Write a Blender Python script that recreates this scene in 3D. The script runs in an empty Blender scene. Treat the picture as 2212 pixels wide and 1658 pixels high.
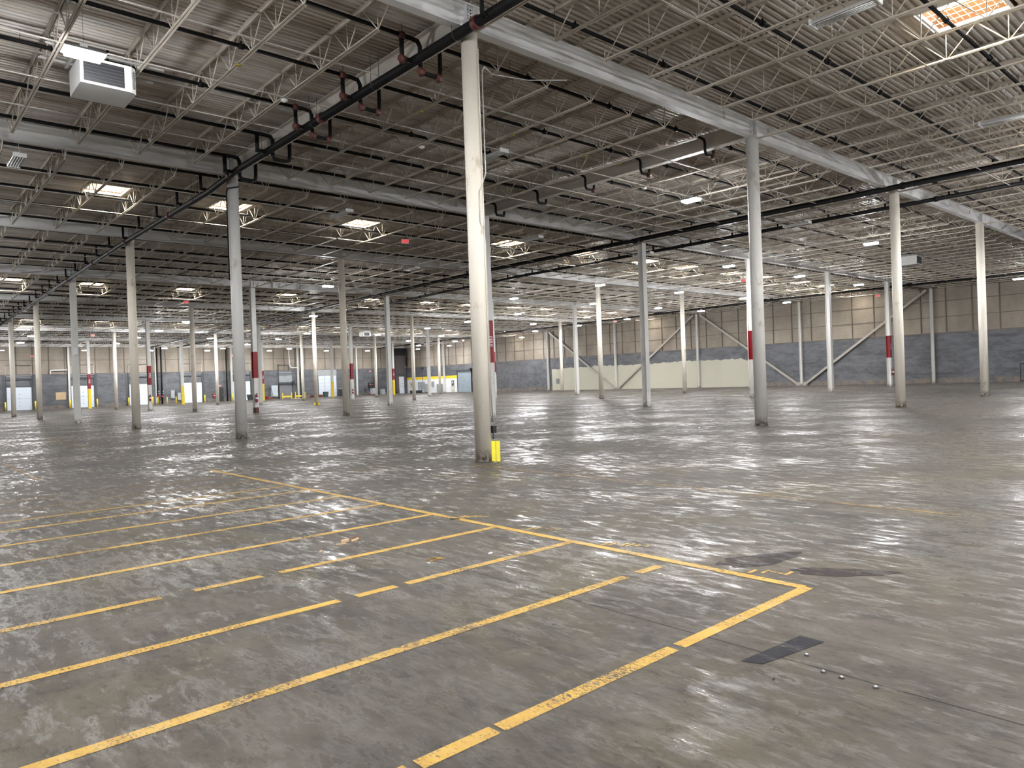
import bpy, math, random
from mathutils import Vector, Matrix

# ---------------------------------------------------------------- camera, world, exposure
SC = bpy.context.scene
COL = SC.collection
F_PX, YAW, PITCH, ROLL = 1560.04, 0.7272, -0.0047, -0.0352
CAM = Vector((-9.1271, -11.1807, 1.6))
_fw = Vector((math.sin(YAW)*math.cos(PITCH), math.cos(YAW)*math.cos(PITCH), math.sin(PITCH)))
_r0 = Vector((math.cos(YAW), -math.sin(YAW), 0.0)); _u0 = _r0.cross(_fw)
_r = _r0*math.cos(ROLL) + _u0*math.sin(ROLL); _u = -_r0*math.sin(ROLL) + _u0*math.cos(ROLL)
cam_data = bpy.data.cameras.new('camera'); cam = bpy.data.objects.new('camera', cam_data); COL.objects.link(cam)
cam_data.sensor_width = 36.0; cam_data.lens = F_PX/2212*36.0; cam_data.clip_end = 400; cam_data.clip_start = 0.05
cam.matrix_world = Matrix(((_r.x, _u.x, -_fw.x, CAM.x), (_r.y, _u.y, -_fw.y, CAM.y), (_r.z, _u.z, -_fw.z, CAM.z), (0, 0, 0, 1)))
SC.camera = cam

world = bpy.data.worlds.new('sky'); SC.world = world; world.use_nodes = True
world.node_tree.nodes['Background'].inputs[0].default_value = (0.75, 0.85, 1.0, 1)
world.node_tree.nodes['Background'].inputs[1].default_value = 1.0
SC.view_settings.view_transform = 'Standard'; SC.view_settings.look = 'None'
SC.view_settings.gamma = 1.0; SC.view_settings.use_curve_mapping = False
SC.view_settings.exposure = 1.7
LED_POWER = 300.0        # radiance of the lit LED lenses
SKY_POWER = 22.0          # radiance of the skylight glazing
SC.cycles.use_denoising = True
SC.cycles.max_bounces = 6; SC.cycles.diffuse_bounces = 5; SC.cycles.glossy_bounces = 3
SC.cycles.transmission_bounces = 2; SC.cycles.transparent_max_bounces = 4
SC.cycles.caustics_reflective = False; SC.cycles.caustics_refractive = False
SC.cycles.sample_clamp_indirect = 10.0
SC.cycles.use_light_tree = True
SC.cycles.use_adaptive_sampling = True; SC.cycles.adaptive_threshold = 0.03

# ---------------------------------------------------------------- building grid
SG, SJ = 10.7272, 12.5553            # bay along the girders (X) and along the joists (Y)
JS = SG/7                            # joist spacing
XW, YW = 63.9, 99.6                  # inner faces of the right and back walls
XL, YN = -22.0, -26.0                # left and near ends of the hall
def HB(y):                           # underside of the girders: low roof ridge over the third girder row
    k = y/SJ
    return 8.75 - (0.085*(2-k) if k < 2 else 0.1033*(k-2))
def slope(y):
    return math.atan(0.085/SJ) if y < 2*SJ else -math.atan(0.1033/SJ)
rnd = random.Random(7)

# ---------------------------------------------------------------- mesh helpers
class MB:
    def __init__(self): self.v = []; self.f = []; self.m = []; self.cur = 0; self.smooth = []
    def quad(self, *p, s=False):
        b = len(self.v); self.v += [tuple(q) for q in p]; self.f.append(tuple(range(b, b+len(p)))); self.m.append(self.cur); self.smooth.append(s)
    def box(self, x0, x1, y0, y1, z0, z1):
        b = len(self.v)
        self.v += [(x0,y0,z0),(x1,y0,z0),(x1,y1,z0),(x0,y1,z0),(x0,y0,z1),(x1,y0,z1),(x1,y1,z1),(x0,y1,z1)]
        for q in ((0,3,2,1),(4,5,6,7),(0,1,5,4),(1,2,6,5),(2,3,7,6),(3,0,4,7)):
            self.f.append(tuple(b+i for i in q)); self.m.append(self.cur); self.smooth.append(False)
    def cbox(self, x, y, z, sx, sy, sz): self.box(x-sx/2, x+sx/2, y-sy/2, y+sy/2, z-sz/2, z+sz/2)
    def prism(self, prof, p0, ax, ay, az, length):
        """profile (a, b) pairs in plane ax, ay at p0, pushed along az"""
        p0 = Vector(p0); ax, ay, az = Vector(ax), Vector(ay), Vector(az); n = len(prof); b = len(self.v)
        for t in (0, length):
            for a, c in prof: self.v.append(tuple(p0 + ax*a + ay*c + az*t))
        for i in range(n):
            j = (i+1) % n
            self.f.append((b+i, b+j, b+n+j, b+n+i)); self.m.append(self.cur); self.smooth.append(False)
        self.f.append(tuple(b+i for i in reversed(range(n)))); self.f.append(tuple(b+n+i for i in range(n)))
        self.m += [self.cur]*2; self.smooth += [False]*2
    def tube(self, pts, r, seg=8, caps=True, r1=None):
        pts = [Vector(p) for p in pts]; n = len(pts); b = len(self.v)
        d0 = (pts[1]-pts[0]).normalized()
        up = Vector((0,0,1)) if abs(d0.z) < .9 else Vector((1,0,0))
        a = d0.cross(up).normalized()
        for i, p in enumerate(pts):
            t0 = (pts[i]-pts[i-1]).normalized() if i > 0 else None
            t1 = (pts[i+1]-pts[i]).normalized() if i < n-1 else None
            t = ((t0 or t1) + (t1 or t0)).normalized()
            k = 1.0
            if t0 and t1: k = 1/max(.4, t.dot(t0))
            a = (a - t*a.dot(t)).normalized(); c = t.cross(a)
            rr = r if r1 is None else r + (r1-r)*i/(n-1)
            bend = None
            if t0 and t1 and (t1-t0).length > 1e-4: bend = (t1-t0).normalized()
            for s in range(seg):
                th = 2*math.pi*s/seg
                o = a*math.cos(th)*rr + c*math.sin(th)*rr
                if bend is not None: o = o + bend*(o.dot(bend))*(k-1)
                self.v.append(tuple(p+o))
        for i in range(n-1):
            for s in range(seg):
                s2 = (s+1) % seg
                self.f.append((b+i*seg+s, b+i*seg+s2, b+(i+1)*seg+s2, b+(i+1)*seg+s)); self.m.append(self.cur); self.smooth.append(True)
        if caps:
            self.f.append(tuple(b+s for s in reversed(range(seg)))); self.f.append(tuple(b+(n-1)*seg+s for s in range(seg)))
            self.m += [self.cur]*2; self.smooth += [False]*2
    def cyl(self, p0, p1, r, seg=16, r1=None): self.tube([p0, p1], r, seg, True, r1)
    def ball(self, c, r, seg=10, rings=6, sz=1.0):
        b = len(self.v); c = Vector(c)
        for i in range(rings+1):
            ph = math.pi*i/rings
            for s in range(seg):
                th = 2*math.pi*s/seg
                self.v.append((c.x+r*math.sin(ph)*math.cos(th), c.y+r*math.sin(ph)*math.sin(th), c.z+r*sz*math.cos(ph)))
        for i in range(rings):
            for s in range(seg):
                s2 = (s+1) % seg
                self.f.append((b+i*seg+s, b+(i+1)*seg+s, b+(i+1)*seg+s2, b+i*seg+s2)); self.m.append(self.cur); self.smooth.append(True)
    def lathe(self, c, prof, seg=16):
        b = len(self.v); c = Vector(c); n = len(prof)
        for r, z in prof:
            for s in range(seg):
                th = 2*math.pi*s/seg; self.v.append((c.x+r*math.cos(th), c.y+r*math.sin(th), c.z+z))
        for i in range(n-1):
            for s in range(seg):
                s2 = (s+1) % seg
                self.f.append((b+i*seg+s, b+i*seg+s2, b+(i+1)*seg+s2, b+(i+1)*seg+s)); self.m.append(self.cur); self.smooth.append(True)
    def mesh(self, name, mats):
        me = bpy.data.meshes.new(name); me.from_pydata(self.v, [], self.f); me.update()
        if not isinstance(mats, (list, tuple)): mats = [mats]
        for m in mats: me.materials.append(m)
        me.polygons.foreach_set('material_index', self.m); me.polygons.foreach_set('use_smooth', self.smooth)
        me.validate(); return me
    def build(self, name, mats, parent=None, loc=None):
        o = bpy.data.objects.new(name, self.mesh(name, mats)); COL.objects.link(o)
        if parent is not None: o.parent = parent
        if loc: o.location = loc
        return o

LABELS = {}
def tag(o, label, cat, group=None, kind=None):
    o['label'] = label; o['category'] = cat
    if group: o['group'] = group
    if kind: o['kind'] = kind
    n = len(label.split())
    if label in LABELS or not 4 <= n <= 16: print('LABEL?', n, label)
    LABELS[label] = 1
    return o
def empty(name, loc, label, cat, group=None, kind=None, rz=0.0, rx=0.0):
    o = bpy.data.objects.new(name, None); COL.objects.link(o); o.location = loc; o.rotation_euler = (rx, 0, rz)
    o.empty_display_size = .2
    return tag(o, label, cat, group, kind)
def child(name, me, parent, loc=(0,0,0), rot=(0,0,0)):
    o = bpy.data.objects.new(name, me); COL.objects.link(o); o.parent = parent; o.location = loc; o.rotation_euler = rot
    return o
def copy_thing(src, name=None):
    c = src.copy(); COL.objects.link(c)
    for ch in src.children:
        d = ch.copy(); COL.objects.link(d); d.parent = c
        for g in ch.children:
            e = g.copy(); COL.objects.link(e); e.parent = d
    return c
def text_mesh(s, size, mat, ext=.002):
    cu = bpy.data.curves.new('lettering', 'FONT'); cu.body = s; cu.size = size; cu.extrude = ext; cu.align_x = 'CENTER'; cu.align_y = 'CENTER'
    ob = bpy.data.objects.new('lettering', cu); me = bpy.data.meshes.new_from_object(ob)
    bpy.data.objects.remove(ob); bpy.data.curves.remove(cu)
    me.materials.clear(); me.materials.append(mat)
    for p in me.polygons: p.material_index = 0
    return me
ORD = ['zeroth','first','second','third','fourth','fifth','sixth','seventh','eighth','ninth','tenth','eleventh','twelfth','thirteenth','fourteenth','fifteenth',
       'sixteenth','seventeenth','eighteenth','nineteenth','twentieth']
def ordn(n):
    if n <= 20: return ORD[n]
    tens = {2:'twenty', 3:'thirty', 4:'forty'}[n//10]
    return {'twenty':'twentieth','thirty':'thirtieth','forty':'fortieth'}[tens] if n % 10 == 0 else tens+'-'+ORD[n % 10]

# ---------------------------------------------------------------- materials
class NT:
    def __init__(self, name):
        self.mat = bpy.data.materials.new(name); self.mat.use_nodes = True
        self.t = self.mat.node_tree; self.t.nodes.clear()
        self.out = self.t.nodes.new('ShaderNodeOutputMaterial')
        self.pos = self.t.nodes.new('ShaderNodeNewGeometry').outputs['Position']
    def n(self, typ, **kw):
        nd = self.t.nodes.new(typ)
        for k, v in kw.items(): setattr(nd, k, v)
        return nd
    def link(self, a, b): self.t.links.new(a, b)
    def mapv(self, scale, rot=(0,0,0), loc=(0,0,0), src=None):
        m = self.n('ShaderNodeMapping'); m.inputs['Scale'].default_value = scale; m.inputs['Rotation'].default_value = rot; m.inputs['Location'].default_value = loc
        self.link(src or self.pos, m.inputs['Vector']); return m.outputs[0]
    def noise(self, scale, detail=4, rough=.55, vec=None, dist=0.0):
        nd = self.n('ShaderNodeTexNoise'); nd.inputs['Scale'].default_value = scale; nd.inputs['Detail'].default_value = detail
        nd.inputs['Roughness'].default_value = rough; nd.inputs['Distortion'].default_value = dist
        self.link(vec or self.pos, nd.inputs['Vector']); return nd.outputs['Fac']
    def ramp(self, fac, stops):
        nd = self.n('ShaderNodeValToRGB'); cr = nd.color_ramp
        while len(cr.elements) < len(stops): cr.elements.new(.5)
        for e, (p, c) in zip(cr.elements, stops):
            e.position = p; e.color = (c, c, c, 1) if isinstance(c, (int, float)) else (*c, 1)
        self.link(fac, nd.inputs[0]); return nd.outputs[0]
    def mix(self, fac, a, b, blend='MIX'):
        nd = self.n('ShaderNodeMix', data_type='RGBA', blend_type=blend)
        self.put(nd.inputs[0], fac); self.put(nd.inputs[6], a); self.put(nd.inputs[7], b); return nd.outputs[2]
    def put(self, sock, v):
        if hasattr(v, 'is_linked') or isinstance(v, bpy.types.NodeSocket): self.link(v, sock)
        elif isinstance(v, (int, float)):
            try: sock.default_value = v
            except (TypeError, ValueError): sock.default_value = (v, v, v, 1)
        else: sock.default_value = (*v, 1)
    def math(self, op, a, b=None, c=None):
        nd = self.n('ShaderNodeMath', operation=op)
        for i, x in enumerate((a, b, c)):
            if x is None: continue
            if isinstance(x, (int, float)): nd.inputs[i].default_value = x
            else: self.link(x, nd.inputs[i])
        return nd.outputs[0]
    def xyz(self, src=None):
        s = self.n('ShaderNodeSeparateXYZ'); self.link(src or self.pos, s.inputs[0]); return s.outputs
    def bsdf(self, color, rough=.6, metal=0.0, bump=None, bump_s=.2, bump_d=.01, spec=.5, emit=None, emit_s=0):
        b = self.n('ShaderNodeBsdfPrincipled')
        self.put(b.inputs['Base Color'], color); self.put(b.inputs['Roughness'], rough); self.put(b.inputs['Metallic'], metal)
        self.put(b.inputs['Specular IOR Level'], spec)
        if emit is not None:
            b.inputs['Emission Color'].default_value = (*emit, 1); b.inputs['Emission Strength'].default_value = emit_s
        if bump is not None:
            bn = self.n('ShaderNodeBump'); bn.inputs['Strength'].default_value = bump_s; bn.inputs['Distance'].default_value = bump_d
            self.link(bump, bn.inputs['Height']); self.link(bn.outputs[0], b.inputs['Normal'])
        self.link(b.outputs[0], self.out.inputs[0]); return self.mat
def paint(name, col, rough=.55, dirt=None, amount=.35, scale=1.5, metal=0.0, bump=0.0, spec=.5, stretch=(1,1,1)):
    t = NT(name)
    dirt = dirt or tuple(c*.55 for c in col)
    f = t.ramp(t.noise(scale, 5, .6, t.mapv(stretch)), [(.35, 0), (.75, amount)])
    c = t.mix(f, col, dirt)
    b = t.noise(40, 2) if bump else None
    return t.bsdf(c, rough, metal, b, bump, .003, spec)
def emitter(name, col, s):
    t = NT(name); e = t.n('ShaderNodeEmission'); e.inputs[0].default_value = (*col, 1); e.inputs[1].default_value = s
    t.link(e.outputs[0], t.out.inputs[0]); return t.mat

def concrete_color(t):
    """worn sealed warehouse slab: returns colour, roughness, bump; sets t.gloss"""
    along = t.mapv((2.4, .75, 1), (0, 0, .06))                    # sweeper streaks run with the joists
    big = t.noise(.30, 6, .6, dist=.5)
    mid = t.noise(1.1, 9, .68, along, dist=.35)
    fine = t.noise(7, 7, .72, t.mapv((1.8, .9, 1), (0, 0, .06)))
    c = t.ramp(mid, [(.28, (.036, .033, .030)), (.44, (.058, .053, .047)), (.56, (.076, .070, .061)), (.74, (.106, .099, .089))])
    c = t.mix(t.ramp(big, [(.40, .0), (.65, .55)]), c, (.088, .074, .060))
    olive = t.ramp(t.noise(.6, 5, .65, t.mapv((1, 1, 1), loc=(31, 7, 0)), dist=.5), [(.50, 0), (.70, .6)])
    c = t.mix(olive, c, (.082, .070, .040))
    c = t.mix(t.ramp(fine, [(.34, .55), (.48, 0)]), c, (.030, .028, .027))
    c = t.mix(t.ramp(fine, [(.52, 0), (.74, .4)]), c, (.130, .123, .115))
    blot = t.ramp(t.noise(1.7, 5, .7, t.mapv((1.3, .9, 1), (0, 0, .1), (5, 9, 0)), dist=.6), [(.26, .75), (.46, 0)])
    c = t.mix(blot, c, (.030, .029, .029))
    spots = t.ramp(t.noise(5.5, 3, .7, t.mapv((1.2, .8, 1), (0, 0, .1), (2, 5, 0)), dist=.5), [(.265, .85), (.29, 0)])
    c = t.mix(spots, c, (.016, .016, .017))
    pale = t.ramp(t.noise(2.6, 7, .75, t.mapv((1.6, .7, 1), (0, 0, .2), (17, 3, 0)), dist=.4), [(.54, 0), (.80, .6)])
    c = t.mix(pale, c, (.150, .146, .140))
    x, y, z = t.xyz()                                            # sawn joints on the half-bay grid
    def joint(co, pitch, off, w):
        m = t.math('PINGPONG', t.math('ADD', co, off), pitch/2)
        return t.math('LESS_THAN', m, w)
    jx = joint(x, SG/2, SG*50, .007)
    c = t.mix(t.math('MULTIPLY', jx, .8), c, (.014, .013, .012))
    # sealer worn to streaks: glossy islands in a dull slab
    streak = t.noise(3.2, 8, .72, along, dist=.3)
    pool = t.noise(.45, 3, .5, t.mapv((1, 1, 1), loc=(2, 8, 0)))
    gl = t.ramp(t.math('ADD', streak, t.math('MULTIPLY', t.math('SUBTRACT', pool, .5), .5)), [(.50, 0), (.67, 1)])
    t.gloss = t.math('ADD', .012, t.math('MULTIPLY', gl, .19))
    rough = t.math('SUBTRACT', .55, t.math('MULTIPLY', gl, .44))
    hgt = t.math('ADD', t.math('MULTIPLY', t.noise(7, 5, .62, along, dist=.3), .8), t.math('MULTIPLY', fine, .2))
    return c, rough, hgt
def concrete_mat():
    t = NT('sealed concrete'); c, r, h = concrete_color(t)
    m = t.bsdf(c, r, 0, h, .26, .02, t.gloss)
    b = [n for n in t.t.nodes if n.type == 'BSDF_PRINCIPLED'][0]      # fine dust film
    b.inputs['Sheen Weight'].default_value = .05; b.inputs['Sheen Roughness'].default_value = .35; b.inputs['Sheen Tint'].default_value = (1, .98, .95, 1)
    return m
def worn_line_mat(name, col, wear, scale=14):
    t = NT(name); c, r, h = concrete_color(t)
    a = t.noise(scale*2.2, 6, .8, t.mapv((1.6, .8, 1), (0, 0, .5)), dist=.6)
    b = t.noise(1.7, 5, .65, t.mapv((1, 1.5, 1), loc=(4, 2, 0)))
    k = t.math('ADD', t.math('MULTIPLY', a, .85), t.math('MULTIPLY', b, .40))
    m = t.ramp(k, [(wear-.02, 0), (wear+.04, 1)])
    shade = t.ramp(t.noise(5, 6, .7), [(.3, tuple(v*q for v, q in zip(col, (.78, .70, .8)))), (.7, col)])
    return t.bsdf(t.mix(m, c, shade), t.mix(m, r, .55), 0, h, .30, .02, t.gloss)

def deck_mat():
    t = NT('corrugated roof deck')
    a = t.noise(.9, 5, .6, t.mapv((.35, 3.0, 1)))
    c = t.ramp(a, [(.3, (.40, .345, .285)), (.5, (.62, .57, .505)), (.7, (.82, .81, .79))])
    st = t.ramp(t.noise(.25, 5, .6), [(.45, 0), (.75, .45)])
    c = t.mix(st, c, (.34, .30, .25))
    return t.bsdf(c, t.ramp(a, [(.3, .6), (.7, .38)]), .08)
def cmu_mat(name, base, dark, light, cream=False):
    t = NT(name); x, y, z = t.xyz()
    # block courses from world coordinates: along-wall axis is x or y
    s = t.math('ADD', x, y)
    comb = t.n('ShaderNodeCombineXYZ'); t.link(s, comb.inputs[0]); t.link(z, comb.inputs[1])
    br = t.n('ShaderNodeTexBrick'); br.inputs['Scale'].default_value = 1.0; br.inputs['Brick Width'].default_value = .4; br.inputs['Row Height'].default_value = .2
    br.inputs['Mortar Size'].default_value = .010; br.inputs['Mortar Smooth'].default_value = .2; br.inputs['Bias'].default_value = -.2
    br.inputs['Color1'].default_value = (*base, 1); br.inputs['Color2'].default_value = (*light, 1); br.inputs['Mortar'].default_value = (*dark, 1)
    t.link(comb.outputs[0], br.inputs['Vector'])
    c = br.outputs['Color']
    big = t.noise(.5, 6, .7, t.mapv((1, 1, 2.2)), dist=.4)
    c = t.mix(t.ramp(big, [(.42, 0), (.60, .8)]), c, tuple(v*1.7 for v in base))
    band = t.noise(.9, 5, .7, t.mapv((.25, .25, 3.0)))
    c = t.mix(t.ramp(band, [(.3, .7), (.46, 0)]), c, dark)
    chips = t.ramp(t.noise(3.0, 6, .8), [(.70, 0), (.74, .8)])
    c = t.mix(t.math('MULTIPLY', chips, t.math('LESS_THAN', z, 2.2)), c, (.55, .56, .57))
    scuff = t.math('MULTIPLY', t.ramp(t.noise(2.0, 5, .7), [(.4, 0), (.6, .8)]), t.math('LESS_THAN', z, .45))
    c = t.mix(scuff, c, (.20, .15, .11))
    if cream:
        edge = t.math('ADD', 3.12, t.math('MULTIPLY', t.math('SUBTRACT', t.noise(1.6, 7, .7, t.mapv((1, 1, .35))), .5), .75))
        edge = t.math('ADD', edge, t.math('MULTIPLY', t.math('SUBTRACT', t.noise(.16, 1, .5, t.mapv((1, 1, 0))), .5), .7))
        inside = t.math('MULTIPLY', t.math('GREATER_THAN', y, 30.9), t.math('LESS_THAN', y, 62.2))
        m = t.math('MULTIPLY', inside, t.math('LESS_THAN', z, edge))
        cr = t.mix(t.ramp(t.noise(.6, 4), [(.4, 0), (.7, .3)]), (.42, .405, .325), (.36, .345, .275))
        c = t.mix(m, c, cr)
    return t.bsdf(c, .5, 0, br.outputs['Fac'], -.35, .004, .4)
def cladding_mat():
    t = NT('tan insulated cladding'); x, y, z = t.xyz()
    a = t.noise(.4, 5, .6, t.mapv((1, 1, .6)))
    c = t.ramp(a, [(.3, (.19, .160, .126)), (.55, (.275, .236, .190)), (.75, (.355, .312, .258))])
    rib = t.math('FRACT', t.math('MULTIPLY', z, 6.5))
    c = t.mix(t.math('MULTIPLY', t.math('GREATER_THAN', rib, .86), .55), c, (.11, .092, .074))
    wr = t.noise(2.2, 4, .6, t.mapv((.6, .6, 2.5)))
    return t.bsdf(c, .6, 0, wr, .5, .03, .35)

M = {}
M['concrete'] = concrete_mat()
M['yellow_line'] = worn_line_mat('worn yellow paint', (.40, .268, .072), .565, 18)
M['yellow_thin'] = worn_line_mat('faded yellow paint', (.26, .18, .075), .625, 12)
M['chalk'] = worn_line_mat('pale tyre scuff', (.19, .185, .18), .63, 10)
M['scuff'] = worn_line_mat('dark rubber scuff', (.030, .030, .032), .50, 3)
M['patch'] = worn_line_mat('dark oil stain', (.038, .035, .033), .56, 3)
M['deck'] = deck_mat()
M['joist'] = paint('taupe joist primer', (.64, .585, .505), .5, (.34, .29, .24), .5, 2.5)
M['girder'] = paint('white girder paint', (.86, .865, .865), .5, (.5, .5, .5), .5, 1.3, stretch=(1, 1, 2))
M['beam'] = paint('grey brown beam paint', (.66, .62, .56), .5, (.46, .40, .34), .4, 1.5)
M['bridging'] = paint('pale bridging steel', (.55, .525, .48), .45, (.3, .27, .23), .4, 2)
M['pipe'] = paint('black pipe', (.009, .0092, .010), .5, (.02, .017, .015), .5, 3, spec=.12)
M['fitting'] = paint('red brown fitting', (.115, .030, .022), .5, (.05, .02, .018), .6, 6)
M['rod'] = paint('dark hanger rod', (.06, .055, .05), .5)
M['white'] = paint('white enamel', (.74, .74, .73), .4, (.55, .53, .5), .25, 2)
M['lampgrey'] = paint('grey lamp housing', (.16, .16, .165), .4)
M['led'] = emitter('lit LED lens', (.98, .985, 1.0), LED_POWER)
M['glazing'] = emitter('daylit skylight glazing', (1.0, .92, .78), SKY_POWER)
M['curb'] = paint('orange brown skylight curb', (.036, .0165, .0072), .9, (.027, .012, .005), .5, 3, spec=.03)
M['lip'] = paint('white skylight flange', (.8, .78, .72), .5)
M['gridbar'] = paint('cream guard bar', (.72, .62, .42), .5)
M['tube'] = paint('unlit white reflector', (.62, .63, .65), .35)
M['black'] = paint('black plastic', (.018, .018, .02), .45)
M['dark'] = paint('dark grey steel', (.06, .065, .07), .45)
M['grey'] = paint('grey electrical enamel', (.30, .32, .33), .45)
M['bluegrey'] = paint('pale blue grey enamel', (.42, .47, .50), .4)
M['yellow'] = paint('safety yellow', (.80, .60, .03), .45, (.5, .36, .04), .4, 4)
M['guard'] = paint('bright yellow guard', (.86, .78, .05), .5, (.6, .52, .06), .35, 8)
M['red'] = paint('fire red', (.22, .008, .014), .45, (.3, .01, .015), .4, 3)
M['doorwhite'] = paint('white dock door', (.58, .63, .70), .16, (.6, .66, .74), .2, 2)
M['rolldoor'] = paint('grey roller curtain', (.28, .33, .37), .4)
M['rollgrey'] = paint('dark roller curtain', (.19, .195, .22), .45)
M['beige'] = paint('beige board', (.50, .36, .22), .7)
M['officewhite'] = paint('white office wall', (.74, .76, .78), .5)
M['officebeige'] = paint('beige office door', (.55, .52, .42), .5)
M['wood'] = paint('pale splintered wood', (.48, .34, .20), .7)
M['pallet'] = paint('red brown pallet wood', (.20, .075, .045), .7, (.10, .05, .03), .6, 4)
M['cardboard'] = paint('flattened cardboard', (.62, .50, .36), .7)
M['blue'] = paint('blue plastic', (.03, .10, .42), .4)
M['green'] = paint('dark green plastic', (.03, .075, .055), .45)
M['purple'] = paint('dusky purple cladding', (.105, .085, .09), .6)
M['wrap'] = paint('silver wrapped load', (.42, .45, .46), .25, (.14, .15, .16), .8, 6)
M['exit'] = NT('red exit lettering').bsdf((.5, .01, .01), .4, emit=(1, .03, .03), emit_s=.25)
M['exitface'] = NT('lit exit face').bsdf((.6, .18, .17), .4, emit=(1, .2, .2), emit_s=.1)
M['lettering'] = paint('white lettering', (.8, .8, .8), .5)
M['blacktext'] = paint('black lettering', (.03, .03, .03), .5)
M['steel'] = paint('galvanised conduit', (.42, .42, .41), .35, metal=.4)
M['batten'] = paint('brown batten', (.13, .105, .082), .6)
M['tagyellow'] = paint('yellow tag', (.42, .33, .04), .5)
M['brace'] = paint('grey brown brace', (.36, .33, .29), .5, (.2, .18, .16), .5, 2)

def column_mat(name, col):
    t = NT(name); x, y, z = t.xyz()
    c = t.mix(t.ramp(t.noise(.7, 5, .6, t.mapv((2, 2, .5))), [(.4, 0), (.75, .5)]), col, tuple(v*.72 for v in col))
    c = t.mix(t.ramp(t.noise(2.6, 5, .7, t.mapv((1, 1, .6), loc=(3, 1, 4))), [(.60, 0), (.72, .6)]), c, (.30, .22, .15))
    chips = t.ramp(t.noise(11, 4, .8, t.mapv((1, 1, .8))), [(.70, 0), (.74, 1)])
    low = t.ramp(t.math('DIVIDE', z, 3.0), [(.0, 1), (.9, .15)])
    c = t.mix(t.math('MULTIPLY', chips, low), c, (.07, .055, .045))
    foot = t.math('MULTIPLY', t.ramp(t.math('DIVIDE', z, .30), [(.2, 1), (1, 0)]), t.ramp(t.noise(9, 4, .7), [(.40, 0), (.55, .9)]))
    c = t.mix(foot, c, (.12, .075, .045))
    return t.bsdf(c, .5, 0, t.noise(25, 3), .1, .004, .4)
M['column'] = column_mat('cream column paint', (.80, .75, .655))
M['columngrey'] = column_mat('grey white column paint', (.66, .65, .62))
M['cmu'] = cmu_mat('blue grey painted block', (.078, .080, .088), (.036, .038, .044), (.112, .115, .124), cream=True)
M['cmuback'] = cmu_mat('grey painted block', (.078, .080, .087), (.037, .039, .044), (.106, .109, .117))
M['clad'] = cladding_mat()

# ---------------------------------------------------------------- shell: floor, walls, roof deck
mb = MB(); mb.box(XL, XW+.35, YN, YW+.35, -.25, 0)
floor = mb.build('floor', M['concrete']); tag(floor, 'sealed grey concrete warehouse floor with sheen', 'floor', kind='structure')

def stripe(name, pts, w, mat, z=.0022, lab=None):
    """flat paint strip following pts on the slab, a child of the floor"""
    mb = MB(); P = [Vector((p[0], p[1], 0)) for p in pts]; L, R = [], []
    for i, p in enumerate(P):
        d = ((P[i]-P[i-1]) if i else (P[1]-P[0])).normalized()
        if 0 < i < len(P)-1: d = (d + (P[i+1]-P[i]).normalized()).normalized()
        nrm = Vector((-d.y, d.x, 0))*w/2; L.append(p+nrm); R.append(p-nrm)
    for i in range(len(P)-1):
        mb.quad((R[i].x, R[i].y, z), (R[i+1].x, R[i+1].y, z), (L[i+1].x, L[i+1].y, z), (L[i].x, L[i].y, z))
    o = mb.build(name, mat, floor)
    if lab: o['label'] = lab
    return o
EDGE_X = -4.0
stripe('line_marking', [(-4.02, -8.6), (-4.0, 3.9)], .09, M['yellow_line'], .0030, 'worn yellow line joining the ends of the parallel bay lines')
bays = [(-8.62, [(-4.0, -5.6), (-5.66, -7.0), (-7.03, -7.45), (-7.5, -8.9)], 'nearest'),
        (-7.44, [(-4.22, -4.5), (-4.66, -8.9)], 'second nearest'),
        (-6.25, [(-4.0, -5.95), (-6.05, -6.4), (-6.55, -9.3)], 'third nearest'),
        (-5.1, [(-4.0, -6.5), (-6.66, -7.22), (-7.47, -9.6)], 'fourth nearest'),
        (-3.9, [(-4.0, -10)], 'fifth nearest'), (-2.72, [(-4.0, -10)], 'sixth nearest'), (-1.62, [(-4.0, -10)], 'seventh nearest'),
        (-.58, [(-4.05, -10)], 'eighth nearest'), (.18, [(-4.1, -10)], 'ninth nearest'), (1.3, [(-4.2, -9)], 'tenth nearest'), (2.4, [(-4.2, -9)], 'eleventh nearest')]
for y, segs, nm in bays:
    for a, b in segs:
        stripe('line_marking', [(a, y), (b, y)], .088 if y < 0 else .075, M['yellow_line'] if y < 1 else M['yellow_thin'], .0022)
stripe('line_marking', [(-.50, -8.6), (-.5, -.2)], .085, M['yellow_thin'])
stripe('line_marking', [(-6.71, 5.2), (-6.71, 10.7)], .09, M['yellow_thin'])
stripe('line_marking', [(-4.2, 14.1), (-4.1, 22.6)], .09, M['yellow_thin'])
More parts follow.
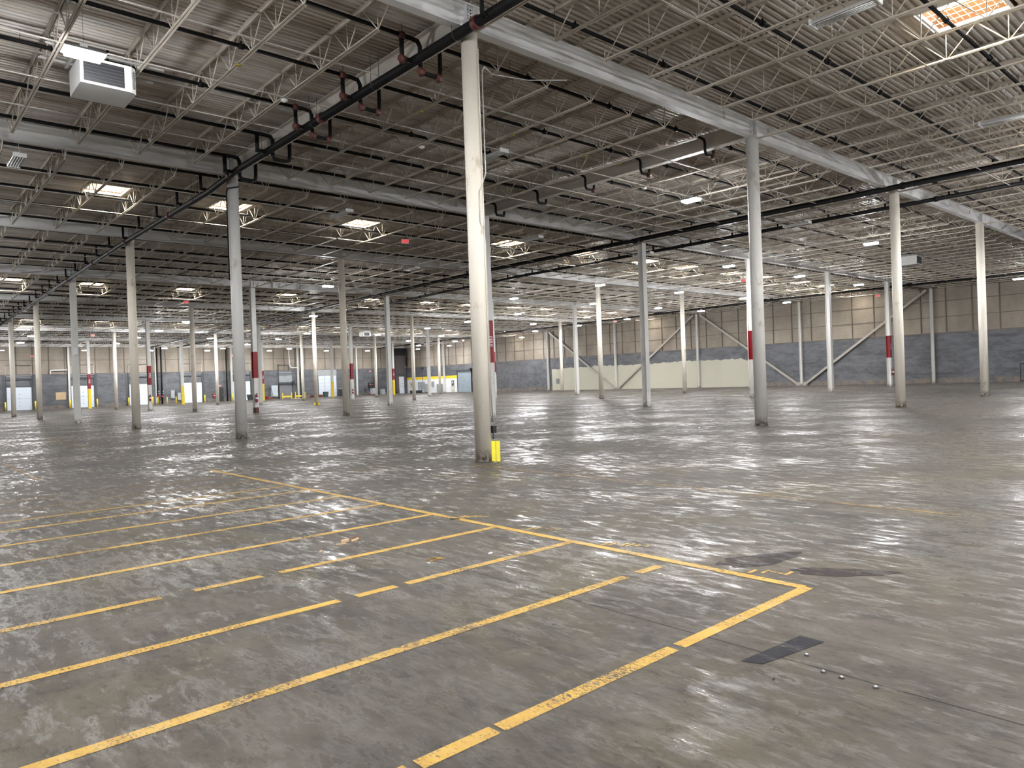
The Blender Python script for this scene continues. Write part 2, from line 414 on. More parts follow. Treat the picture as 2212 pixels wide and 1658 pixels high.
# worn painted strokes beside the edge line, one cluster per bay
for cy, st in ((-4.41, [(-.10,.08,.10,.10),(-.02,.0,.16,.03),(.05,-.06,.12,.0),(.13,-.14,.1,.02)]), (-5.57, [(-.08,.1,.13,.02),(.02,.05,.12,.02),(.08,-.08,.02,.1),(.16,-.16,.08,.02)]),
               (-6.72, [(-.12,.16,.14,.02),(-.06,.10,.13,.02),(.0,.0,.14,.02),(.04,-.05,.13,.02),(.08,-.12,.08,.03),(.14,-.20,.06,.02)]),
               (-8.24, [(-.1,.14,.12,.03),(-.02,.06,.12,.02),(.02,-.02,.03,.1),(.08,-.10,.12,.03)]), (-3.3, [(-.05,.05,.12,.02),(.06,-.03,.12,.02)]), (-2.1, [(-.05,.05,.12,.02),(.06,-.03,.12,.02)]), (-1.1, [(-.05,.05,.12,.02),(.06,-.03,.12,.02)])):
    mb = MB()
    for dx, dy, lx, ly in st:
        x, y = -3.8+dx*.7, cy+dy; lx = max(lx, .025); ly = max(ly, .025)
        mb.quad((x-lx/2, y-ly/2, .0024), (x+lx/2, y-ly/2, .0024), (x+lx/2, y+ly/2, .0024), (x-lx/2, y+ly/2, .0024))
    mb.build('painted_number', M['yellow_line'], floor)
mb = MB()
for k in range(6):
    x, y = -5.3+rnd.uniform(-.06, .06), -5.74+rnd.uniform(-.07, .07)
    mb.quad((x-.05, y-.015, .0024), (x+.05, y-.015, .0024), (x+.05, y+.015, .0024), (x-.05, y+.015, .0024))
mb.build('painted_number', M['yellow_line'], floor)
# tyre tracks, rubber patch, oil stains
trk = [(9.4, 23.8), (8.2, 20.0), (6.4, 16.4), (4.0, 12.6), (1.6, 9.2), (-.1, 6.7), (-1.7, 4.8)]
for dx, dy in ((0, 0), (.13, -.1), (-1.15, .75), (-1.02, .65)):
    stripe('tyre_track', [(x+dx, y+dy) for x, y in trk], .05, M['chalk'])
o = MB(); o.quad((-5.56, -9.0, .0025), (-5.52, -9.11, .0025), (-4.98, -9.2, .0025), (-4.98, -9.05, .0025)); o.build('rubber_patch', M['scuff'], floor)
for nm, (cx, cy), rx, ry, rz in (('oil_stain', (-3.5, -7.95), .42, .16, -.35), ('oil_stain', (-3.45, -8.62), .38, .12, -.95)):
    mb = MB(); pts = []
    for s in range(28):
        th = 2*math.pi*s/28; q = 1+.14*math.sin(3*th+1)+.08*math.sin(7*th)
        px, py = rx*q*math.cos(th), ry*q*math.sin(th)
        pts.append((cx+px*math.cos(rz)-py*math.sin(rz), cy+px*math.sin(rz)+py*math.cos(rz), .0021))
    mb.quad(*pts); mb.build(nm, M['patch'], floor)

CMU_TOP = 4.56
def rtop(y): return HB(y)+.58
# right wall
mb = MB(); mb.box(XW, XW+.3, YN, YW+.3, -.02, CMU_TOP)
wall_right = mb.build('wall_right', M['cmu']); tag(wall_right, 'right wall of blue-grey painted block with a cream patch below tan cladding', 'wall', kind='structure')
mb = MB(); ys = [YN, 2*SJ, YW+.3]
for a, b in zip(ys, ys[1:]):
    mb.prism([(a, CMU_TOP), (b, CMU_TOP), (b, rtop(b)), (a, rtop(a))], (XW+.06, 0, 0), (0,1,0), (0,0,1), (1,0,0), .24)
mb.build('cladding', M['clad'], wall_right)
mb = MB()
yv = 1.0
while yv < YW:
    mb.box(XW-.02, XW+.07, yv-.035, yv+.035, CMU_TOP, rtop(yv)-.02); yv += SJ/6
for z in (6.02, 7.45):
    mb.box(XW+.0, XW+.07, 0, YW, z-.03, z+.03)
mb.box(XW-.03, XW+.07, YN, YW, CMU_TOP-.04, CMU_TOP+.05)
mb.build('batten_grid', M['batten'], wall_right)
mb = MB(); mb.box(XW-.02, XW-.001, 84.4, 99.5, 0, 2.33); mb.build('painted_dado', M['officewhite'], wall_right)
mb = MB(); mb.box(XW-.03, XW-.001, 84.4, 99.5, 2.33, 2.80); mb.build('yellow_band', M['yellow'], wall_right)
# back wall
mb = MB(); mb.box(XL, XW+.3, YW, YW+.3, -.02, CMU_TOP)
wall_back = mb.build('wall_back', M['cmuback']); tag(wall_back, 'back wall of grey painted block with dock doors below tan cladding', 'wall', kind='structure')
mb = MB(); mb.box(XL, XW+.3, YW+.06, YW+.3, CMU_TOP, rtop(YW)); mb.build('cladding', M['clad'], wall_back)
mb = MB(); xv = -.4
while xv < XW: mb.box(xv-.035, xv+.035, YW-.02, YW+.07, CMU_TOP, rtop(YW)-.02); xv += SG/6
for z in (6.4,): mb.box(XL, XW, YW, YW+.07, z-.03, z+.03)
mb.box(XL, XW, YW-.03, YW+.07, CMU_TOP-.04, CMU_TOP+.05)
mb.build('batten_grid', M['batten'], wall_back)
mb = MB(); mb.box(XL-.3, XL, YN-.3, YW+.3, -.02, rtop(2*SJ)); o = mb.build('wall_left', M['cmuback']); tag(o, 'grey block wall closing the left side of the hall', 'wall', kind='structure')
mb = MB(); mb.box(XL, XW+.3, YN-.3, YN, -.02, rtop(0)); o = mb.build('wall_near', M['cmuback']); tag(o, 'grey block wall behind the camera', 'wall', kind='structure')

# skylight layout: joist-space index and row
SKY = [(n, -.5, 0) for n in (-2, 1, 5, 11, 16)] + [(n, 1.5, 1) for n in (-2, 1, 5, 11, 15, 19, 22, 26, 29, 33, 36, 40)] + \
      [(n, 3.5, 2) for n in (-2, 1, 5, 10, 15, 19, 22, 26, 29, 33, 36, 40)] + [(n, 5.5, 3) for n in (-2, 1, 5, 10, 15, 19, 22, 26, 29, 33, 36, 40)]
SKW, SKL = 1.36, 1.46
holes = {}
for n, k, row in SKY: holes.setdefault(k*SJ, []).append((n+.5)*JS)
mb = MB(); PITCH_R = .152; y = YN
DZ = .575                              # deck soffit above the girder underside
def deck_seg(x0, x1, y):
    h = lambda yy: HB(yy)+DZ
    q = [(0, 0), (.060, 0), (.076, .055), (.136, .055), (.152, 0)]
    for (a, za), (b, zb) in zip(q, q[1:]):
        mb.quad((x0, y+a, h(y+a)+za), (x1, y+a, h(y+a)+za), (x1, y+b, h(y+b)+zb), (x0, y+b, h(y+b)+zb))
while y < YW+.25:
    cuts = []
    for yc, xs in holes.items():
        if yc-SKL/2 < y+PITCH_R/2 < yc+SKL/2: cuts = sorted(xs)
    x = XL
    for c in cuts:
        deck_seg(x, c-SKW/2, y); x = c+SKW/2
    deck_seg(x, XW+.3, y); y += PITCH_R
deck = mb.build('ceiling', M['deck']); tag(deck, 'corrugated steel roof deck above the joists', 'ceiling', kind='structure')

# ---------------------------------------------------------------- skylights
def sky_meshes():
    w, l, h = SKW/2, SKL/2, .46
    a = MB()
    a.box(-w-.04, -w, -l-.04, l+.04, -.0, h); a.box(w, w+.04, -l-.04, l+.04, 0, h); a.box(-w, w, -l-.04, -l, 0, h); a.box(-w, w, l, l+.04, 0, h)
    g = MB(); g.quad((-w-.04, -l-.04, h), (-w-.04, l+.04, h), (w+.04, l+.04, h), (w+.04, -l-.04, h))
    f = MB(); t = .05
    f.box(-w, -w+t, -l, l, -.05, .03); f.box(w-t, w, -l, l, -.05, .03); f.box(-w+t, w-t, -l, -l+t, -.05, .03); f.box(-w+t, w-t, l-t, l, -.05, .03)
    b = MB()
    for i in range(1, 5): x = -w + SKW*i/5; b.box(x-.006, x+.006, -l+t, l-t, .05, .062)
    for i in range(1, 11): yy = -l + SKL*i/11; b.box(-w+t, w-t, yy-.006, yy+.006, .062, .072)
    return a.mesh('curb', M['curb']), g.mesh('glazing', M['glazing']), f.mesh('flange', M['lip']), b.mesh('guard_grid', M['gridbar'])
sm = sky_meshes()
RN = ['near', 'second', 'third', 'far']
cnt = {}
sky0 = None
for n, k, row in SKY:
    cnt[row] = cnt.get(row, 0)+1
    yc = k*SJ; loc = ((n+.5)*JS, yc, HB(yc)+DZ)
    if sky0 is None:
        s = empty('roof_skylight', loc, 'x', 'skylight'); LABELS.pop('x', None)
        for nm, me in zip(('curb', 'glazing', 'flange', 'guard_grid'), sm): child(nm, me, s)
        sky0 = s
    else:
        s = copy_thing(sky0); s.location = loc
    s.rotation_euler.x = slope(yc)
    tag(s, f'square daylit roof skylight, {ordn(cnt[row])} from the left in the {RN[row]} skylight row', 'skylight', 'square roof skylights')

# ---------------------------------------------------------------- joists
def visible(P, m=70):
    d = Vector(P)-CAM; z = d.dot(_fw)
    if z < .6: return False
    x = 1106+F_PX*d.dot(_r)/z; yy = 829-F_PX*d.dot(_u)/z
    return -m < x < 2212+m and -m < yy < 1658+m
def joist_meshes(full, beam_end):
    """steel bar joist running along +Y from girder line to girder line, origin at girder underside level"""
    L = SJ; e = .9 if not full else .2
    zt, zb = .57, -.09
    top = MB(); s = .07
    for sx in (-1, 1):
        top.box(sx*.010, sx*.058, 0.02, L-.02, zt-.008, zt) if sx > 0 else top.box(-.058, -.010, 0.02, L-.02, zt-.008, zt)
        x0, x1 = sorted((sx*.010, sx*.018)); top.box(x0, x1, 0.02, L-.02, zt-s, zt-.008)
    for yy in (.02, L-.14): top.box(-.05, .05, yy, yy+.12, .503, .505+.03)
    bot = MB()
    for sx in (-1, 1):
        x0, x1 = sorted((sx*.012, sx*.050)); bot.box(x0, x1, e, L-e, zb, zb+.007)
        x0, x1 = sorted((sx*.012, sx*.019)); bot.box(x0, x1, e, L-e, zb+.007, zb+.045)
    web = MB(); n = 9; nb = [.9+(L-1.8)*i/n for i in range(n+1)]
    for i, yb in enumerate(nb):
        web.cyl((0, yb, zb+.03), (0, yb, zt-.03), .011, 5)
        for d in (-1, 1):
            yt = yb + d*(L-1.8)/n/2 if not ((i == 0 and d < 0) or (i == n and d > 0)) else (.12 if d < 0 else L-.12)
            web.cyl((0, yb+d*.02, zb+.03), (0, yt, zt-.03), .014, 5)
    return top, bot, web
def merged(parts):
    m = MB()
    for p in parts:
        b = len(m.v); m.v += p.v; m.f += [tuple(i+b for i in f) for f in p.f]; m.m += p.m; m.smooth += p.smooth
    return m
JM = {}
for full in (0, 1):
    t_, b_, w_ = joist_meshes(full, 0)
    JM[full] = (t_.mesh('top_chord', M['joist']), b_.mesh('bottom_chord', M['joist']), w_.mesh('web_bars', M['joist']), merged((t_, b_, w_)))
JM1 = {f: JM[f][3].mesh('roof_joist', M['joist']) for f in (0, 1)}
BAYS = ['nearest', 'second', 'third', 'fourth', 'fifth', 'sixth', 'seventh', 'eighth', 'ninth']
cand = []
for k in range(-1, 8):
    for n in range(-8, 42):
        if n in (0, 7) and k == 0: continue
        if any(visible((n*JS, (k+t/12)*SJ, HB((k+t/12)*SJ)+.2)) for t in range(13)):
            near = min((Vector((n*JS, (k+t/12)*SJ, 8.6))-CAM).length for t in range(13) if visible((n*JS, (k+t/12)*SJ, HB((k+t/12)*SJ)+.2)))
            cand.append((near, k, n))
cand.sort(); far_mb = MB(); proto = {}
for rank, (near, k, n) in enumerate(cand):
    full = 1 if n % 7 == 0 else 0
    y0 = k*SJ; loc = Vector((n*JS, y0, HB(y0))); rx = math.atan((HB(y0+SJ)-HB(y0))/SJ)
    if rank >= 298:
        src = JM[full][3]; b = len(far_mb.v); ca, sa = math.cos(rx), math.sin(rx)
        ky = .922 if k == 7 else 1
        far_mb.v += [(loc.x+x, loc.y+y*ky*ca-z*sa, loc.z+y*ky*sa+z*ca) for x, y, z in src.v]
        far_mb.f += [tuple(i+b for i in f) for f in src.f]; far_mb.m += src.m; far_mb.smooth += src.smooth
        continue
    if n >= 0: where = 'on the main pipe line' if n == 0 else f'{ordn(n)} right of the main pipe line'
    else: where = f'{ordn(-n)} left of the main pipe line'
    lab = f'open-web steel roof joist in the {BAYS[k+1]} bay, {where}'
    if near < 40:
        if full not in proto:
            j = bpy.data.objects.new('roof_joist', None); COL.objects.link(j)
            for nm, me in zip(('top_chord', 'bottom_chord', 'web_bars'), JM[full][:3]): child(nm, me, j)
            proto[full] = j
        else: j = copy_thing(proto[full])
    else:
        j = bpy.data.objects.new('roof_joist', JM1[full]); COL.objects.link(j)
    j.location = loc; j.rotation_euler = (rx, 0, 0)
    if k == 7: j.scale = (1, .922, 1)
    tag(j, lab, 'roof joist', f'roof joists of the {BAYS[k+1]} bay', 'thing')
if far_mb.v:
    o = far_mb.build('roof_joist_run', M['joist']); tag(o, 'mass of distant open-web roof joists towards the far corner', 'roof joists', kind='stuff')

# bridging runs
def zline(y): return HB(y)
BF = (.217, .41, .58, .742)
for k in range(-1, 8):
    for q, fr in enumerate(BF):
        y = (k+fr)*SJ; x0 = CAM.x + .10*(y-CAM.y) - 3.0; x0 = max(x0, XL+.2); x1 = XW-.1
        if k == -1 and fr < .5: continue
        if k == -1: x1 = 48
        e = empty('joist_bridging', (0, y, HB(y)), f'pale horizontal bridging run {ORD[q+1]} across the {BAYS[k+1]} bay of roof joists', 'bridging', 'horizontal joist bridging')
        mb = MB(); mb.box(x0, x1, -.028, .0, -.096, -.090); mb.box(x0, x1, -.004, 0, -.090, -.062); mb.build('lower_angle', M['bridging'], e)
        mb = MB(); mb.box(x0, x1, -.025, .0, .485, .49); mb.box(x0, x1, -.004, 0, .46, .485); mb.build('upper_angle', M['bridging'], e)

# ---------------------------------------------------------------- girders and column-line beams
def i_beam(mb, L, depth, fl, tw=.014, tf=.02):
    mb.box(0, L, -fl/2, fl/2, 0, tf); mb.box(0, L, -fl/2, fl/2, depth-tf, depth); mb.box(0, L, -tw/2, tw/2, tf, depth-tf)
g_full = MB(); i_beam(g_full, SG, .50, .21); g_full = g_full.mesh('i_section', M['girder'])
st = MB(); st.box(-.11, -.098, -.1, -.008, .02, .48); st.box(.098, .11, -.1, -.008, .02, .48); st.box(-.11, -.098, .008, .1, .02, .48); st.box(.098, .11, .008, .1, .02, .48)
st = st.mesh('stiffener', M['girder'])
pl = MB(); pl.box(-.085, .085, -.022, -.0075, .06, .46); pl = pl.mesh('bolted_plate', M['girder'])
bo = MB()
for r in range(6):
    for c in (-.04, .04): bo.cyl((c, -.022, .10+.063*r), (c, -.036, .10+.063*r), .016, 6)
bo = bo.mesh('plate_bolts', M['dark'])
sp = MB(); sp.box(-.05, .05, -.02, -.0075, .22, .45)
for r in range(4): sp.cyl((0, -.02, .25+.055*r), (0, -.03, .25+.055*r), .013, 6)
sp = sp.mesh('splice_plate', M['beam'])
ROWN = ['front', 'second', 'third', 'fourth', 'fifth', 'sixth', 'seventh', 'eighth', 'back wall']
for k in range(0, 9):
    for i in range(-1, 6):
        xs = i*SG
        if not any(visible((xs+SG*t/20, k*SJ, HB(k*SJ)+.25)) for t in range(21)): continue
        g = empty('steel_girder', (xs, k*SJ if k < 8 else YW-.16, HB(min(k*SJ, YW))), f'white steel girder span {ordn(i+2)} from the left along the {ROWN[k]} girder row', 'girder', f'white girder spans of the {ROWN[k]} row', 'thing')
        child('i_section', g_full, g)
        if i == 5: g.scale = (.954, 1, 1)
        if k < 4:
            if i < 5: child('stiffener', st, g, (SG, 0, 0))
            if k == 0 and i < 4: child('bolted_plate', pl, g, (SG, 0, 0)); child('plate_bolts', bo, g, (SG, 0, 0))
            if k < 2 and i >= 0: child('splice_plate', sp, g, (SG*.088 if i % 2 else SG*.86, 0, 0))
bm = MB(); i_beam(bm, SJ-.3, .48, .24)
bmm = bm.mesh('i_section', M['beam'])
for i, lab in ((0, 'grey-brown roof beam under the black main pipe behind the nearest column'), (1, 'grey-brown roof beam running back from the second front column')):
    e = empty('roof_beam', (i*SG, .15, HB(.15)+.005), lab, 'beam', None, 'thing', rz=math.pi/2)
    e.rotation_euler = (0, -math.atan(.085/SJ), math.pi/2)
    child('i_section', bmm, e)

# ---------------------------------------------------------------- columns
def col_round(r, h):
    m = MB(); m.tube([(0, 0, 0), (0, 0, h-.02)], r, 28); return m
def col_h(w, h):
    m = MB(); m.box(-w/2, w/2, -w/2, -w/2+.016, 0, h-.02); m.box(-w/2, w/2, w/2-.016, w/2, 0, h-.02); m.box(-.007, .007, -w/2+.016, w/2-.016, 0, h-.02); return m
def ext_parts(parent, x, y, rz=0, z=.85):
    """fire extinguisher hung on a column face: a thing of its own"""
col_things = {}
def is_h(i, k): return (k % 2 == 1 and i >= 1) or (i, k) == (0, 3)
ROWC = ['front', 'second', 'third', 'fourth', 'fifth', 'sixth', 'seventh', 'eighth', 'back wall']
for k in range(0, 8):
    for i in range(0, 6):
        h = HB(k*SJ)
        if not (visible((i*SG, k*SJ, 1)) or visible((i*SG, k*SJ, h-.5)) or visible((i*SG, k*SJ, 4))): continue
        band = i % 2 == 1 and k % 2 == 1; low = k == 7 and i >= 1
        extra = (' with red band' if band and low else ' with red band' if band else ' with yellow lower half' if low else '')
        shape = 'flanged' if is_h(i, k) else 'round'
        hue = 'grey-white' if is_h(i, k) or (i, k) in ((0, 1), (1, 0)) else 'cream'
        lab = f'{hue} {shape} column{extra}, {ordn(i+1)} from the left in the {ROWC[k]} column row'
        if (i, k) == (0, 0): lab = 'tall cream round column nearest the camera with conduit and yellow guard'
        if (i, k) == (1, 0): lab = 'grey-white round column, second from the left in the front column row'
        c = empty('steel_column', (i*SG, k*SJ, 0), lab, 'column', 'steel roof columns', 'thing')
        r = .165 if k == 0 and i == 0 else .18
        mat = M['columngrey'] if is_h(i, k) or (i, k) in ((0, 1), (1, 0)) else M['column']
        sh = (col_h(.31, h) if is_h(i, k) else col_round(r, h)).build('shaft', mat, c)
        m = MB(); m.box(-.2, .2, -.16, .16, h-.02, h-.001); m.build('cap_plate', mat, c)
        if not is_h(i, k):
            m = MB(); m.tube([(0, 0, 0), (0, 0, .012)], r+.035, 28); m.build('foot_grout', M['concrete'], c)
        if band:
            w = .31/2+.004
            m = MB(); m.box(-w, w, -w, -w+.024, 2.4, 4.2); m.box(-w, w, w-.024, w, 2.4, 4.2); m.box(-.011, .011, -w+.024, w-.024, 2.4, 4.2)
            b = m.build('red_band', M['red'], c); b['label'] = 'dark red painted band'
            if (i, k) in ((1, 1), (5, 1), (1, 5), (1, 7), (5, 7), (3, 7)):
                child('lettering', text_mesh('FIRE', .26, M['lettering']), b, (0, -w-.003, 3.3), (math.pi/2, math.pi/2, 0))
        if low:
            w = .31/2+.004
            m = MB(); m.box(-w, w, -w, -w+.024, 0.02, 2.38); m.box(-w, w, w-.024, w, .02, 2.38); m.box(-.011, .011, -w+.024, w-.024, .02, 2.38)
            m.build('yellow_sleeve', M['yellow'], c)['label'] = 'yellow painted lower half'
        if (i, k) == (2, 4):
            m = MB()
            for a in range(4):
                th = a*math.pi/2+.4; m.cbox(.26*math.cos(th), .26*math.sin(th), .09, .16, .16, .18)
            m.build('foot_bracket', M['yellow'], c)['label'] = 'yellow bracket at the column foot'
        if (i, k) == (1, 3):
            m = MB(); m.box(-.19, -.155, -.19, .12, 0, .38); m.box(-.19, .1, -.19, -.156, 0, .38); m.build('foot_guard', M['fitting'], c)['label'] = 'rusty red guard at the column foot'
        if (i, k) == (0, 3):
            m = MB(); m.box(-.09, .09, -.24, -.155, 4.0, 4.4); m.build('junction_box', M['white'], c)
        if (i, k) == (0, 0):
            cr = Vector((.747, -.665, 0)); tw = Vector((-.665, -.747, 0))
            P = lambda a, z, b=.0: tuple(cr*a + tw*b + Vector((0, 0, z)))
            m = MB(); m.tube([P(.205, .78), P(.19, 1.5), P(.185, 3.0), P(.178, 4.4), P(.10, 4.75, .14), P(.10, 5.35, .14), P(.185, 5.6), P(.235, 5.75), P(.235, 7.70), P(.245, 7.80), P(.29, 7.865), (.55, -.02, 7.86), (1.3, -.3, 7.83), (2.0, -.75, 7.86)], .0125, 8)
            m.build('conduit', M['steel'], c)
            m = MB(); m.tube([P(.172, .9, .05), P(.172, 8.2, .05)], .011, 8); m.tube([P(.165, 5.9, .09), P(.165, 8.1, .09)], .010, 8); m.build('conduit', M['column'], c)
            m = MB(); p = P(.215, .60); m.cbox(p[0], p[1], .64, .085, .085, .14); m.build('outlet_box', M['black'], c)
            m = MB(); m.tube([P(.205, .58), P(.205, .45)], .014, 8); m.build('conduit', M['rod'], c)
            g = empty('column_guard', P(.245, 0), 'bright yellow two-board guard standing at the foot of the nearest column', 'guard', rz=-.727)
            for sx in (-1, 1):
                m = MB(); m.prism([(-.040, 0), (.040, 0), (.040, .085), (.034, .085), (.034, .006), (-.034, .006), (-.034, .085), (-.040, .085)], (sx*.045, -.03, 0), (1,0,0), (0,1,0), (0,0,1), .41); m.build('board', M['guard'], g)
        if (i, k) == (0, 1):
            m = MB(); m.tube([(.1, -.30, h-.42), (-.22, -.13, h-.48), (-.235, -.06, h-.62), (-.235, -.06, 5.2)], .022, 8); m.build('drain_pipe', M['pipe'], c)
        col_things[(i, k)] = c
# fire extinguishers on the banded columns
def extinguisher(x, y, label, z=.75):
    e = empty('fire_extinguisher', (x, y, z), label, 'fire extinguisher', 'fire extinguishers on columns')
    m = MB(); m.lathe((0, 0, 0), [(0, 0), (.085, 0), (.09, .03), (.09, .40), (.06, .47), (.025, .50), (0, .50)], 14); m.build('cylinder_body', M['red'], e)
    m = MB(); m.cyl((0, 0, .50), (0, 0, .57), .022, 8); m.box(-.02, .1, -.012, .012, .56, .58); m.box(-.02, .11, -.012, .012, .60, .615); m.build('valve', M['dark'], e)
    m = MB(); m.tube([(-.03, 0, .54), (-.11, 0, .50), (-.12, 0, .30), (-.11, 0, .12)], .012, 6); m.build('hose', M['black'], e)
    m = MB(); m.lathe((0, 0, .2), [(.0915, 0), (.0915, .12)], 14); m.build('paper_label', M['white'], e)
extinguisher(SG-.05, 3*SJ-.2475, 'red fire extinguisher on the flanged column behind the left foreground column')
extinguisher(3*SG-.12, SJ-.2475, 'red fire extinguisher on the banded column hidden behind the second front column')
extinguisher(5*SG-.0, SJ-.2475, 'red fire extinguisher on the banded column near the right wall', .95)
extinguisher(3*SG-.05, 5*SJ-.2475, 'red fire extinguisher on the distant banded column before the dark box')
extinguisher(SG-.05, 5*SJ-.2475, 'red fire extinguisher on the distant banded column beside the yellow bollards', .9)

# right wall columns and braces
for k in range(0, 8):
    h = HB(k*SJ)
    e = empty('wall_column', (XW-.17, k*SJ, 0), f'grey-white steel column standing against the right wall, {ordn(k+1)} from the near end', 'column', 'right wall columns', 'thing')
    m = MB(); m.box(-.13, .13, -.12, -.105, 0, h); m.box(-.13, .13, .105, .12, 0, h); m.box(-.006, .006, -.105, .105, 0, h); m.build('shaft', M['columngrey'], e)
    m = MB(); m.box(-.14, .14, -.15, .15, 0, .02); m.build('foot_plate', M['columngrey'], e)
for (ka, kb, lab) in ((2, 1, 'diagonal steel brace on the right wall, nearest of the four'), (2, 3, 'diagonal steel brace on the right wall, second from the near end'),
                      (4, 3, 'diagonal steel brace on the right wall, third from the near end'), (4, 5, 'diagonal steel brace on the right wall, farthest of the four')):
    d = 1 if kb > ka else -1
    p0 = Vector((XW-.2, ka*SJ+d*.3, .1)); p1 = Vector((XW-.2, kb*SJ-d*.4, HB(kb*SJ)-.1))
    ax = (p1-p0).normalized(); nn = Vector((1, 0, 0)); up = ax.cross(nn).normalized()
    e = empty('wall_brace', tuple(p0), lab, 'brace', 'right wall diagonal braces', 'thing')
    m = MB(); m.prism([(-.07, -.11), (.07, -.11), (.07, -.095), (-.055, -.095), (-.055, .095), (.07, .095), (.07, .11), (-.07, .11)], (0,0,0), nn, up, ax, (p1-p0).length)
    m.build('channel', M['brace'], e)
    m = MB(); m.prism([(-.012, -.25), (.012, -.25), (.012, .25), (-.012, .25)], -ax*.2, nn, up, ax, .45); m.build('gusset_plate', M['brace'], e)
for i in range(0, 6):
    h = HB(8*SJ)
    e = empty('wall_column', (i*SG, YW-.17, 0), f'grey-white steel column against the back wall, {ordn(i+1)} from the left', 'column', 'back wall columns', 'thing')
    m = MB(); m.box(-.12, -.105, -.13, .13, 0, h); m.box(.105, .12, -.13, .13, 0, h); m.box(-.105, .105, -.006, .006, 0, h); m.build('shaft', M['columngrey'], e)
    m = MB(); m.box(-.15, .15, -.16, .15, 0, .02); m.build('foot_plate', M['columngrey'], e)

# ---------------------------------------------------------------- sprinkler pipework
def main_pipe(x, off, r, label, red, y0, y1, bend=None):
    e = empty('sprinkler_main_pipe', (x, 0, 0), label, 'pipe', 'sprinkler mains', 'thing')
    m = MB(); ys = sorted({y0, 2*SJ, y1} | ({SJ*.9, SJ*1.1} if bend else set()))
    pts = [(0, y, HB(y)+(off if not bend or y < SJ else bend)) for y in ys]
    m.tube(pts, r, 14); m.build('pipe', M['pipe'], e)
    zo = lambda y: HB(y)+(off if not bend or y < SJ else bend)
    ym = math.ceil(y0/6)*6-.9
    while ym < y1 and ym < 80:
        mm = MB(); mm.cyl((0, ym-.07, zo(ym)), (0, ym+.07, zo(ym)), r+.03, 14); mm.box(-r-.07, r+.07, ym-.02, ym+.02, zo(ym)-.02, zo(ym)+.02); mm.build('coupling', M['fitting'] if red else M['pipe'], e)
        ym += 6.27
    yh = y0+.9
    while yh < min(y1, 60):
        m = MB(); a, b, c = zo(yh), HB(yh)+.5, r+.006
        m.tube([(-c, yh, b), (-c, yh, a-r*.5), (-r*.4, yh, a-c), (r*.4, yh, a-c), (c, yh, a-r*.5), (c, yh, b)], .006, 5)
        m.build('hanger', M['rod'], e); yh += 3.05
main_pipe(-.32, -.17, .10, 'black sprinkler main with red couplings passing the nearest column', True, -7.0, 70.0, bend=-.30)
main_pipe(20.6, -.06, .105, 'heavy black sprinkler main below the third front column, left of a pair', False, -8.0, 98.5)
main_pipe(24.2, -.06, .085, 'thinner black sprinkler main of the pair crossing the hall', False, -8.0, 98.5)
main_pipe(57.7, -.05, .12, 'thick dark pipe along the roof in front of the right wall', False, -3.0, 99.0)

def branch(nrow, y):
    near = nrow < 6
    e = empty('sprinkler_branch_pipe', (0, y, HB(y)), f'dark sprinkler branch pipe through the joists, {ordn(nrow+1)} row back from the camera', 'pipe', 'sprinkler branch lines', 'thing')
    z = .30; x0 = max(CAM.x+.10*(y-CAM.y)-3, XL+.3); x1 = 62.8; r = .042 if near else .05
    in0 = 0 < y < SJ-.5
    m = MB(); sg = 10 if near else 6
    fit = []
    if in0:
        m.tube([(x0, 0, z), (-.62, 0, z)], r, sg)
        m.tube([(-.62, 0, z-.02), (-.62, 0, -.19), (-.36, 0, -.19)], r+.008, sg)
        m.tube([(-.62, 0, z), (-.40, 0, z), (-.22, 0, z-.02), (-.16, 0, z-.12), (-.16, 0, -.28), (-.1, 0, -.36), (.22, 0, -.37), (.34, 0, -.33), (.36, 0, -.2), (.36, 0, z)], r+.006, sg)
        m.tube([(.36, 0, z), (SG-.42, 0, z), (SG-.26, 0, z-.03), (SG-.22, 0, z-.12), (SG-.22, 0, -.06), (SG-.16, 0, -.16), (SG+.2, 0, -.16), (SG+.24, 0, -.06), (SG+.24, 0, z), (x1, 0, z)], r, sg)
        fit = [(-.62, z), (-.62, -.19), (.30, -.36), (-.14, -.34), (SG+.22, -.15)]
    else:
        m.tube([(x0, 0, z), (x1, 0, z)], r, sg)
        m.tube([(-.52, 0, z), (-.52, 0, -.2), (-.34, 0, -.2)], r, sg)
        fit = [(-.52, z)]
    for xm in (20.6, 24.2):
        m.tube([(xm+.22, 0, z), (xm+.22, 0, .1), (xm+.22, 0, -.04), (xm, 0, -.06)], r, sg)
    if near:
        for q in range(int(x0)+1, 26, 3):
            if in0 and (abs(q) < .75 or abs(q-SG) < .6): continue
            m.cyl((q-.06, 0, z), (q+.06, 0, z), r+.022, 10); m.cyl((q, 0, z), (q, 0, z+.11), .02, 6)
    m.build('pipe', M['pipe'], e)
    if near:
        for fx, fz in fit:
            f = MB(); f.cyl((fx-.07, 0, fz), (fx+.07, 0, fz), r+.028, 10); f.cyl((fx, 0, fz-.09), (fx, 0, fz+.05), r+.024, 10); f.build('tee_fitting', M['fitting'], e)
        h = MB(); h.cyl((0, 0, z), (0, 0, .55), .006, 5); h = h.mesh('hanger', M['rod'])
        for q in range(int(x0), 36, 3): child('hanger', h, e, (q+.4, 0, 0))
nr = 0
for q in range(-3, 39):
    y = 1.47 + SJ/5*q
    if y > 97: break
    if y < -6.5: continue
    branch(nr, y); nr += 1

